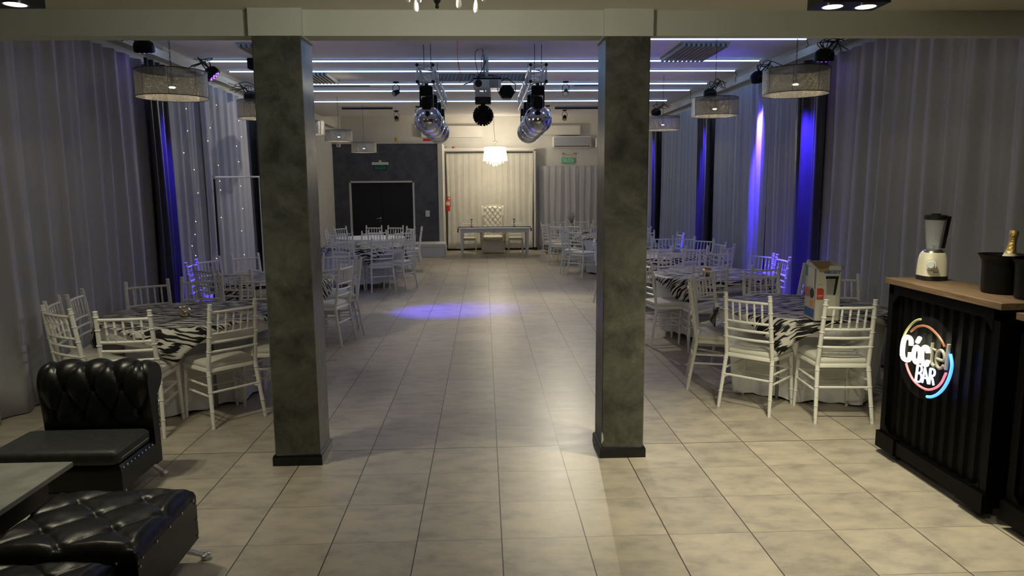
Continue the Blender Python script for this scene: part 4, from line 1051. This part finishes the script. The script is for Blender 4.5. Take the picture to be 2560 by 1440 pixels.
def mirror_ball(x, y, z, label, rr=.176):
    global me0
    t = thing('mirror_ball', label, 'mirror ball', (x, y, z), R.uniform(0, 1), 'mirror balls under the trusses')
    if me0 is None:
        mb = MB().sphere((0, 0, 0), rr, 56, 28); me0 = mb.mesh('mirrored_sphere', 'mirror', smooth=False)
        rj = random.Random(3)
    obj('mirrored_sphere', me0, None, t)
    obj('motor', MB().rod((0, 0, rr-.002), (0, 0, 2.995-z-.01), .004, n=6).lathe([(.03, 2.995-z-.06), (.03, 2.995-z-.015)], n=12), 'black', t)
for (px, py, r_), (px2, py2, r2_), nm in (((1070, 300, 35), (1096, 331, 28), 'left'), ((1345, 299, 35), (1321, 330, 28), 'right')):
    for k, o_ in enumerate(('nearest', 'second', 'third', 'farthest')):
        dep = 8.95+(11.15-8.95)*k/3; d0, d1 = 8.95, 11.15
        A_ = CAM+ray(px, py)*d0; B_ = CAM+ray(px2, py2)*d1; q_ = A_.lerp(B_, k/3)
        mirror_ball(q_.x, q_.y, q_.z, '%s mirror ball under the %s truss' % (o_, nm))
# projector
q_ = CAM+ray(1218, 209)*8.9
t = thing('projector', 'silver and black projector hanging from a ceiling tube', 'projector', q_)
obj('casing', MB().cbox((-.175, -.02, -.055), (.175, .26, .06), .012), 'silver_plastic', t, smooth=False)
obj('top_shell', MB().cbox((-.178, -.022, .045), (.178, .262, .068), .006), 'blackplastic', t, smooth=False)
obj('lens', MB().rod((-.11, -.03, .0), (-.11, 0, .0), .045, n=24).rod((-.11, -.034, 0), (-.11, -.03, 0), .03, n=20), 'blackgloss', t)
m = MB()
for i in range(7):
    for j in range(6): m.box((.03+i*.016, -.0215, -.045+j*.015), (.04+i*.016, -.019, -.035+j*.015))
obj('grille', m, 'black', t, smooth=False)
obj('ceiling_tube', MB().rod((.0, .12, .07), (.0, .12, HC-q_.z), .022, n=12), 'white_plastic', t)
obj('bracket', MB().box((-.09, .08, .068), (.09, .16, .085)).tube([(-.15, .12, .068), (-.05, .12, .12), (0, .12, .11)], .006).tube([(.15, .12, .068), (.05, .12, .12), (0, .12, .11)], .006), 'grey', t)
m = MB()
m.tube(spl([(-.09, .1, .075), (-.13, .1, .2), (-.15, .1, .38), (-.10, .1, HC-q_.z)]), .004); m.tube(spl([(-.04, .1, .08), (-.07, .1, .25), (-.05, .1, .42), (-.09, .1, HC-q_.z)]), .004)
m.tube(spl([(-.02, .1, .08), (.02, .1, .13), (-.06, .12, .16), (-.1, .1, .1), (-.2, .1, .13), (-.25, .1, .08)]), .004); m.tube(spl([(.02, .1, .12), (.12, .12, .11), (.22, .14, .07)]), .003)
m.tube(spl([(-.3, .1, .0), (-.2, .1, .04), (-.12, .1, .09), (-.03, .1, .25), (-.02, .1, .3)]), .006)
obj('cables', m, 'black', t)
# bracket plate, effect box and textured effect ball under the crossbar
q_ = CAM+ray(1208, 289)*9.4
t = thing('effect_light_ball', 'black studded effect ball hanging under the projector', 'stage light', q_)
m = MB().sphere((0, 0, 0), .115, 24, 16)
N_ = 150
for i in range(N_):
    z = 1-2*(i+.5)/N_; r_ = math.sqrt(1-z*z); a = i*2.39996; d = Vector((r_*math.cos(a), r_*math.sin(a), z)); m.rod(d*.108, d*.138, .0085, .0095, 7)
obj('studded_ball', m, 'blackplastic', t)
obj('control_box', MB().cbox((-.105, -.06, .145), (.105, .06, .24), .008).rod((0, 0, .11), (0, 0, .15), .03, n=12), 'black', t, smooth=False)
obj('hanging_pipe', MB().rod((.02, .03, .23), (.02, .03, HC-q_.z), .012, n=8), 'grey', t)
obj('mounting_plate', MB().prism([(-.105, 0, .25), (.105, 0, .25), (.105, 0, .37), (.06, 0, .33), (0, 0, .29), (-.06, 0, .33), (-.105, 0, .37)], (0, .01, 0)).box((-.105, 0, .36), (-.08, .3, 3.115-q_.z)).box((.08, 0, .36), (.105, .3, 3.115-q_.z)), 'white_plastic', t, smooth=False)
q_ = CAM+ray(1267, 230)*9.0
t = thing('hexagonal_effect_light', 'black six sided effect light right of the projector', 'stage light', q_)
obj('housing', MB().rings([[(k*.105*math.cos(a), y, k*.095*math.sin(a)) for a in [2*PI*i/6 for i in range(6)]] for y, k in ((-.05, .8), (-.02, 1), (.12, 1), (.15, .7))]), 'blackplastic', t, smooth=False)
obj('bracket', MB().tube([(-.11, .05, 0), (-.115, .05, .1), (0, .05, 3.10-q_.z+.02), (.115, .05, .1), (.11, .05, 0)], .006), 'black', t)
# dangling wire left of projector
m = MB(); q_ = fl(1143, 107, HC); a_ = CAM+ray(1143, 107)*8.0
y_ = 4.2; top_ = aty(1143, 107, y_); bot_ = aty(1149, 208, y_)
tag(obj('dangling_wire', MB().tube(spl([(top_.x, y_, HC), (top_.x+.003, y_, bot_.z+.25), (top_.x+.02, y_, bot_.z+.12), (bot_.x, y_, bot_.z)]), .003).tube(spl([(top_.x, y_, bot_.z+.27), (top_.x+.035, y_, bot_.z+.12), (top_.x+.02, y_, bot_.z+.02)]), .003), 'red'), 'thin red wire dangling from the ceiling between trusses', 'wire')

# ------------------------------------------------------------------ par cans on the cable ledges
def par(px, py, X, label, aim, power=1.0, beam=22, glow=True, cables=4, seed=0, start=None):
    q_ = atx(px, py, X); aimv = Vector(aim)-q_; d = aimv.normalized(); s = 1 if X > 0 else -1
    t = thing('par_light', label, 'stage light', q_, 0, 'purple par lights along the side walls')
    rot = d.to_track_quat('-Z', 'Y').to_matrix().to_4x4()
    m = MB(); m.rings([[tuple(rot @ Vector((r_*math.cos(2*PI*j/20), r_*math.sin(2*PI*j/20), z))) for j in range(20)] for r_, z in ((.05, .08), (.09, .05), (.1, .02), (.1, -.035), (.095, -.04))])
    obj('housing', m, 'blackplastic', t)
    if glow:
        m = MB()
        for i in range(12):
            a = 2*PI*i/9; r_ = .062 if i < 9 else .022
            if i >= 9: a = 2*PI*(i-9)/3
            c_ = rot @ Vector((r_*math.cos(a), r_*math.sin(a), -.0415)); c2 = rot @ Vector((r_*math.cos(a), r_*math.sin(a), -.0445)); m.rod(c_, c2, .011, n=8)
        obj('led_lenses', m, 'puple', t)
    wz = 3.40-q_.z
    obj('yoke', MB().tube([(0, -.105, 0), (s*.06, -.11, .08), (s*.16, 0, min(.2, wz)), (s*.06, .11, .08), (0, .105, 0)], .008), 'black', t)
    m = MB(); rr = random.Random(seed)
    for k in range(cables):
        m.tube(spl([(s*.02, rr.uniform(-.05, .05), .06), (s*rr.uniform(-.08, .1), rr.uniform(-.12, .12), .14), (s*rr.uniform(0, .15), rr.uniform(-.15, .15), rr.uniform(.12, .24)), (s*.25, rr.uniform(-.2, .2), rr.uniform(.05, .2))]), .005, 5)
    obj('cables', m, 'black', t)
    if power:
        org = q_+d*.06 if start is None else Vector((start[0], start[1], q_.z-.1)); light('par_beam', 'SPOT', org, P_PAR*power, PUR, .03, aim, beam, 1.0)
par(360, 120, -3.48, 'purple par light at the top left above the near left dark curtain', (-3.60, 3.60, 1.1), 42, 24, seed=1, cables=6, start=(-3.46, 3.55))
par(530, 185, -3.48, 'purple par light at the top left, its twelve LEDs facing us', fl(1125, 776), 85, 22, seed=2)
par(627, 243, -3.48, 'purple par light beside the left column edge', (-3.62, 7.05, 1.2), 30, 24, seed=3, cables=6, start=(-3.50, 7.05))
par(2060, 142, 3.48, 'purple par light above the wide dark satin curtain', (3.60, 3.5, .8), 110, 30, seed=4, cables=6, start=(3.50, 3.36))
par(1895, 195, 3.50, 'dark par light casting the bright beam on the white curtain', (3.76, 5.10, 2.3), 130, 30, glow=False, seed=5, start=(3.56, 5.02))
par(1775, 235, 3.48, 'purple par light above the second right pendant', (3.60, 7.36, .8), 80, 28, seed=6, cables=6, start=(3.50, 7.25))
par(1640, 282, 3.48, 'par light just above the third right pendant', (3.60, 10.85, .8), 70, 28, glow=False, seed=7, start=(3.48, 10.85))
# fairy lights on the left curtains
rr = random.Random(11)
for k, (ya, lab) in enumerate(((4.35, 'left'), (5.15, 'middle'), (6.2, 'right'))):
    t = thing('fairy_light_string', 'string of tiny warm lights behind the sheer left curtain, %s strand' % lab, 'string lights', (-3.66, ya, 3.05), 0, 'fairy light strings on the left curtains')
    P = []; z = 0
    z_ = 0
    for i in range(11): P.append((.004*rr.uniform(-1, 1)+.0, rr.uniform(-.2, .2), z_)); z_ -= rr.uniform(.12, .36)
    obj('wire', MB().tube(spl(P), .0015, 4), 'white_plastic', t)
    for p in P[1:]: obj('bulb', MB().sphere((p[0]+.006, p[1], p[2]), .0055, 6, 4), 'fairy', t)

# ------------------------------------------------------------------ backdrop stand
t = thing('backdrop_stand', 'empty backdrop stand with one black and one white pole', 'stand', (-3.40, 4.4, 0))
pa = atx(535, 443, -3.40); pb = atx(648, 442, -3.40)
obj('black_pole', MB().rod((0, pa.y-4.4, 0), (0, pa.y-4.4, pa.z), .014, n=8).box((-.06, pa.y-4.43, 0), (.2, pa.y-4.37, .01)), 'black', t)
obj('white_pole', MB().rod((0, pb.y-4.4, 0), (0, pb.y-4.4, pb.z), .014, n=8).box((-.06, pb.y-4.43, 0), (.2, pb.y-4.37, .01)), 'white_plastic', t)
obj('top_bar', MB().rod((0, pa.y-4.4, pa.z), (0, pb.y-4.4, pb.z), .012, n=8).rod((0, pa.y-4.4, pa.z-.02), (0, pa.y-4.4, pa.z+.02), .02), 'white_plastic', t)

# ------------------------------------------------------------------ far end
t = thing('head_table', 'long white head table in front of the throne', 'table', (.19, 13.45, 0))
hw = .90
obj('tabletop', MB().cbox((-hw, -.38, .70), (hw, .38, .735), .004), 'whitewood', t, smooth=False)
obj('apron', MB().box((-hw+.06, -.35, .62), (hw-.06, -.33, .70)).box((-hw+.06, .33, .62), (hw-.06, .35, .70)).box((-hw+.06, -.34, .62), (-hw+.08, .34, .70)).box((hw-.08, -.34, .62), (hw-.06, .34, .70)), 'whitewood', t, smooth=False)
for sx in (-1, 1):
    for sy_ in (-1, 1): obj('leg', MB().rings([[(sx*(hw-.075)+k*a, sy_*.32+k*b, z) for a, b in ((-1,-1),(1,-1),(1,1),(-1,1))] for z, k in ((0, .02), (.60, .034), (.62, .034), (.70, .034))]), 'whitewood', t, smooth=False)
cr_ = MB()
for k in range(-3, 4): cr_.tube([(.05*k+.03*math.cos(a), -.352, .63-.02*abs(k)/3+.022*math.sin(a)) for a in [2*PI*i/12 for i in range(12)]], .006, 5, True)
obj('carved_scroll', cr_, 'whitewood', t)
r_ = MB().box((-hw-.02, -.20, .737), (hw+.02, .20, .743)); r_.prism([(-hw-.02, -.2, .743), (-hw-.04, -.22, .64), (-hw-.02, -.1, .60), (-hw-.02, .2, .743)], (.004, 0, 0)); r_.prism([(hw+.02, -.2, .743), (hw+.05, -.22, .66), (hw+.02, -.1, .62), (hw+.02, .2, .743)], (-.004, 0, 0))
o = obj('table_runner', r_, 'runner', smooth=False); o.location = (.19, 13.45, 0); tag(o, 'dark navy runner laid along the white head table', 'table runner')
for px, lb in ((1179, 'left'), (1285, 'right')):
    q_ = aty(px, 568, 13.4)
    t = thing('candlestick', 'dark slim candlestick at the %s end of the head table' % lb, 'candlestick', (q_.x, 13.4, .744), 0, 'candlesticks on the head table')
    obj('stem', MB().lathe([(.04, 0), (.035, .012), (.008, .025), (.007, .1), (.013, .115), (.007, .13), (.006, .17), (.024, .185), (.03, .195), (.012, .20)], n=14), 'black', t)
    obj('candle', MB().lathe([(.017, .197), (.017, .212)], n=10), 'label', t)
# throne
t = thing('throne_armchair', 'tall white tufted throne armchair behind the head table', 'armchair', (.16, 14.2, 0), PI, None)
hxT = .29
def back_top(x): return 1.24+.06*math.cos(x/hxT*PI/2)**1.0 if abs(x) < hxT*.8 else 1.25
def tb(u, v):
    x_ = (u-.5)*2*hxT*.86; z_ = .42+(back_top(x_)-.05-.42)*v
    e = min(1, min(u, 1-u)/.08, (1-v)/.05+.0)
    d = tuft((x_/.068+z_/.085)/2, (x_/.068-z_/.085)/2, .026)*e
    return (x_, -.20+.06+d-.05*v, z_)
obj('tufted_back', MB().grid(tb, 60, 90), 'tuft_white', t, angle=180)
poly = [(-hxT, -.16, .3), (-hxT, -.22, 1.25)]+[(x*hxT/6, -.22, back_top(x*hxT/6)) for x in range(-5, 6)]+[(hxT, -.22, 1.25), (hxT, -.16, .3)]
obj('back_shell', MB().prism(poly, (0, -.09, 0)), 'tuft_white', t, smooth=False)
w_ = MB()
for s in (-1, 1): w_.prism([(s*hxT, -.22, .5), (s*hxT, -.22, 1.25), (s*hxT, -.10, 1.22), (s*hxT, -.06, 1.0), (s*hxT, -.10, .7), (s*hxT, -.08, .6)], (s*-.04, 0, 0))
obj('wings', w_, 'tuft_white', t, smooth=False)
obj('seat_cushion', rbox((-.25, -.2, .36), (.25, .30, .47), .035), 'tuft_white', t, angle=60)
obj('seat_base', MB().cbox((-.31, -.28, .10), (.31, .28, .36), .012), 'tuft_white', t, smooth=False)
for s in (-1, 1):
    obj('armrest', MB().cbox((s*.30-.04, -.2, .3), (s*.30+.04, .28, .56), .015).rod((s*.31, -.2, .57), (s*.31, .30, .57), .05, n=14), 'tuft_white', t)
    for yv in (-.22, .22): obj('leg', MB().rod((s*.25, yv, .10), (s*.28, yv*1.1, 0), .02, .012), 'chrome', t)
# lit hanging shade over the head table
q_ = CAM+ray(1238, 385)*18.2
t = thing('drum_chandelier', 'brightly lit white drum shade with crystals over the head table', 'pendant lamp', q_)
obj('shade', MB().rings([[(r2*math.cos(2*PI*j/40), r2*math.sin(2*PI*j/40), z) for j in range(40)] for r2, z in ((.315, -.17), (.275, .17))], cap=False), 'stage_shade', t)
obj('shade_diffuser', MB().lathe([(.25, .12), (.25, .125)], n=30), 'stage_shade', t)
m = MB()
rr = random.Random(5)
for ring_, n_ in ((.22, 16), (.14, 12), (.06, 6)):
    for k in range(n_):
        a = 2*PI*k/n_; x_, y2 = ring_*math.cos(a), ring_*math.sin(a); z_ = -.19-(.22-ring_)*.45-rr.uniform(0, .04)
        obj('crystal', MB().lathe([(.001, .03), (.010, 0), (.001, -.018)], (x_, y2, z_), 6).rod((x_, y2, z_+.03), (x_, y2, -.12), .001, n=4), 'crystal', t)
obj('arms', MB().tube([(-.2, 0, -.16), (-.1, 0, -.2), (0, 0, -.15), (.1, 0, -.2), (.2, 0, -.16)], .007).rod((0, 0, -.2), (0, 0, .32), .006).lathe([(.055, .30), (.06, .32), (.01, .335)], n=16), 'chrome', t)
obj('cord', MB().tube(spl([(0, 0, .33), (-.02, 0, .6), (-.03, 0, .9), (0, 0, 3.95-q_.z)]), .004, 5), 'black', t)
light('stage_lamp', 'POINT', q_+Vector((0, -.0, -.24)), P_STAGE, (1, .88, .62), .12)
light('stage_lamp_up', 'POINT', q_+Vector((0, 0, .21)), P_STAGE*2.4, (1, .88, .68), .10)
# exit signs
def exit_sign(x, y, z, w_, h_, label, panel, ink, top):
    t = thing('exit_sign', label, 'sign', (x, y, z), 0, 'exit signs')
    obj('panel', MB().box((-w_/2, -.01, -h_/2), (w_/2, 0, h_/2)), panel, t, smooth=False)
    l_ = obj('lettering', text_mesh('SALIDA', h_*.95, ink, .004, w_*.24/(h_*.95), .002), None, t); l_.location = (0, -.013, 0); l_.rotation_euler = (PI/2, 0, 0)
    dm = l_.data; xs_ = [v.co.x for v in dm.vertices]; k = w_*.86/(max(xs_)-min(xs_))
    for v in dm.vertices: v.co.x *= k
    if top: obj('lamp_bar', MB().cbox((-w_/2-.04, -.05, h_/2+.01), (w_/2+.04, 0, h_/2+.08), .005).box((-.03, -.03, h_/2+.08), (.03, 0, h_/2+.13)), 'white_plastic', t, smooth=False)
    else: obj('hanger', MB().tube([(-w_/2+.02, -.005, h_/2), (-w_/2+.02, -.01, h_/2+.1), (0, -.01, h_/2+.06), (w_/2-.02, -.01, h_/2+.1), (w_/2-.02, -.005, h_/2)], .006).sphere((-w_/2+.02, -.01, h_/2+.11), .022, 8, 6).sphere((w_/2-.02, -.01, h_/2+.11), .022, 8, 6), 'gold', t)
exit_sign(-2.735, YD-.005, 2.26, .34, .125, 'green SALIDA sign under a white lamp bar on the dark wall', 'exit_dark', 'exit_green', True)
MT['exit_pale'] = mat('exit_pale_green', (.10, .48, .28), .5)
MT['exit_light'] = mat('exit_light_letters', (.45, .62, .50), .5)
exit_sign(2.28, 15.27, 2.46, .36, .16, 'pale green SALIDA sign on the back wall below the air conditioner', 'exit_pale', 'exit_light', False)
# air conditioners
def ac(x0, x1, z0, z1, label):
    t = thing('air_conditioner', label, 'air conditioner', ((x0+x1)/2, 15.28, (z0+z1)/2), 0, 'wall air conditioners'); w_, h_ = (x1-x0)/2, (z1-z0)/2
    obj('casing', MB().cbox((-w_, -.2, -h_), (w_, .02, h_), .02), 'white_plastic', t, smooth=False)
    obj('front_panel', MB().cbox((-w_+.03, -.215, -h_+.07), (w_-.03, -.195, h_-.03), .006), 'ac', t, smooth=False)
    obj('air_outlet', MB().box((-w_+.04, -.205, -h_+.025), (w_-.04, -.19, -h_+.05)), 'black', t, smooth=False)
ac(1.84, 2.90, 2.80, 3.11, 'grey white wall air conditioner above the exit sign')
ac(3.02, 3.85, 2.79, 3.06, 'second air conditioner half hidden behind the right column')
tag(obj('light_switch', MB().cbox((-1.60, YD-.012, .99), (-1.49, YD, 1.15), .004).box((-1.565, YD-.016, 1.05), (-1.525, YD-.01, 1.1)), 'white_plastic', smooth=False), 'white light switch plate right of the black door', 'switch')
t = thing('security_camera', 'small white camera under the ledge of the dark wall', 'camera', (-3.78, YD-.04, 2.84))
obj('body', MB().cbox((-.05, -.03, -.05), (.05, .04, .05), .008), 'white_plastic', t, smooth=False); obj('lens', MB().rod((0, -.035, 0), (0, -.025, 0), .018, n=12), 'black', t)
t = thing('fire_extinguisher', 'red fire extinguisher at the left edge of the cream curtain', 'fire extinguisher', (-1.06, 14.96, 1.10))
obj('cylinder', MB().lathe([(.05, 0), (.06, .01), (.062, .27), (.045, .32), (.02, .34)], n=20), 'red', t); obj('label_band', MB().lathe([(.0635, .16), (.0635, .26), (.062, .26), (.062, .16)], n=20), 'label', t)
obj('valve', MB().rod((0, 0, .34), (0, 0, .39), .015).box((-.06, -.01, .38), (.03, .01, .40)).tube(spl([(0, 0, .37), (.06, -.02, .38), (.075, -.02, .25), (.07, -.02, .12)]), .008), 'red', t)
obj('wall_bracket', MB().box((-.1, .0, .15), (-.05, .02, .2)), 'black', t, smooth=False)
tag(obj('red_box', MB().cbox((-1.62, YD+.02, 2.93), (-1.42, YD+.2, 3.0), .005), 'red', smooth=False), 'small red box on the ledge above the dark wall', 'box')
tag(obj('yellow_object', MB().lathe([(.04, 0), (.045, .02), (.035, .09), (.01, .11)], (-2.32, YD+.1, 2.93), 12), 'yellow'), 'small yellow object on the ledge above the dark wall', 'object')
tag(obj('red_ball', MB().sphere((-.88, 15.05, 2.82), .04, 12, 8, (1, 1, .7)), 'red'), 'small red ball on the ledge above the cream curtain', 'ball')
tag(obj('floor_mat', MB().box((1.55, 13.6, 0), (2.1, 14.9, .012)), 'black', smooth=False), 'dark mat on the floor by the back wall curtain', 'mat')
# vase with dry grass
t = thing('grass_vase', 'pale vase with dry grass among the far right chairs', 'vase', (2.05, 12.55, ZT-.0))
obj('vase', MB().lathe([(.045, 0), (.05, .03), (.055, .12), (.05, .14), (.047, .135), (.045, .03)], n=14), 'label', t)
m = MB()
for i in range(26):
    a = rr.uniform(0, 6.28); k = rr.uniform(.04, .14); m.tube([(0, 0, .1), (k*.4*math.cos(a), k*.4*math.sin(a), .22), (k*math.cos(a), k*math.sin(a), rr.uniform(.28, .42))], .003, 4)
obj('grass', m, 'grass', t)
# table-side purple cans near the left column (behind it) and ceiling speaker
q_ = fl(634, 158, 3.40)
tag(obj('ceiling_speaker', MB().cbox((q_.x-.09, q_.y, 3.33), (q_.x+.12, q_.y+.15, 3.47), .01), 'blackplastic', smooth=False), 'small black speaker on the ceiling peeping out left of the left column', 'speaker')
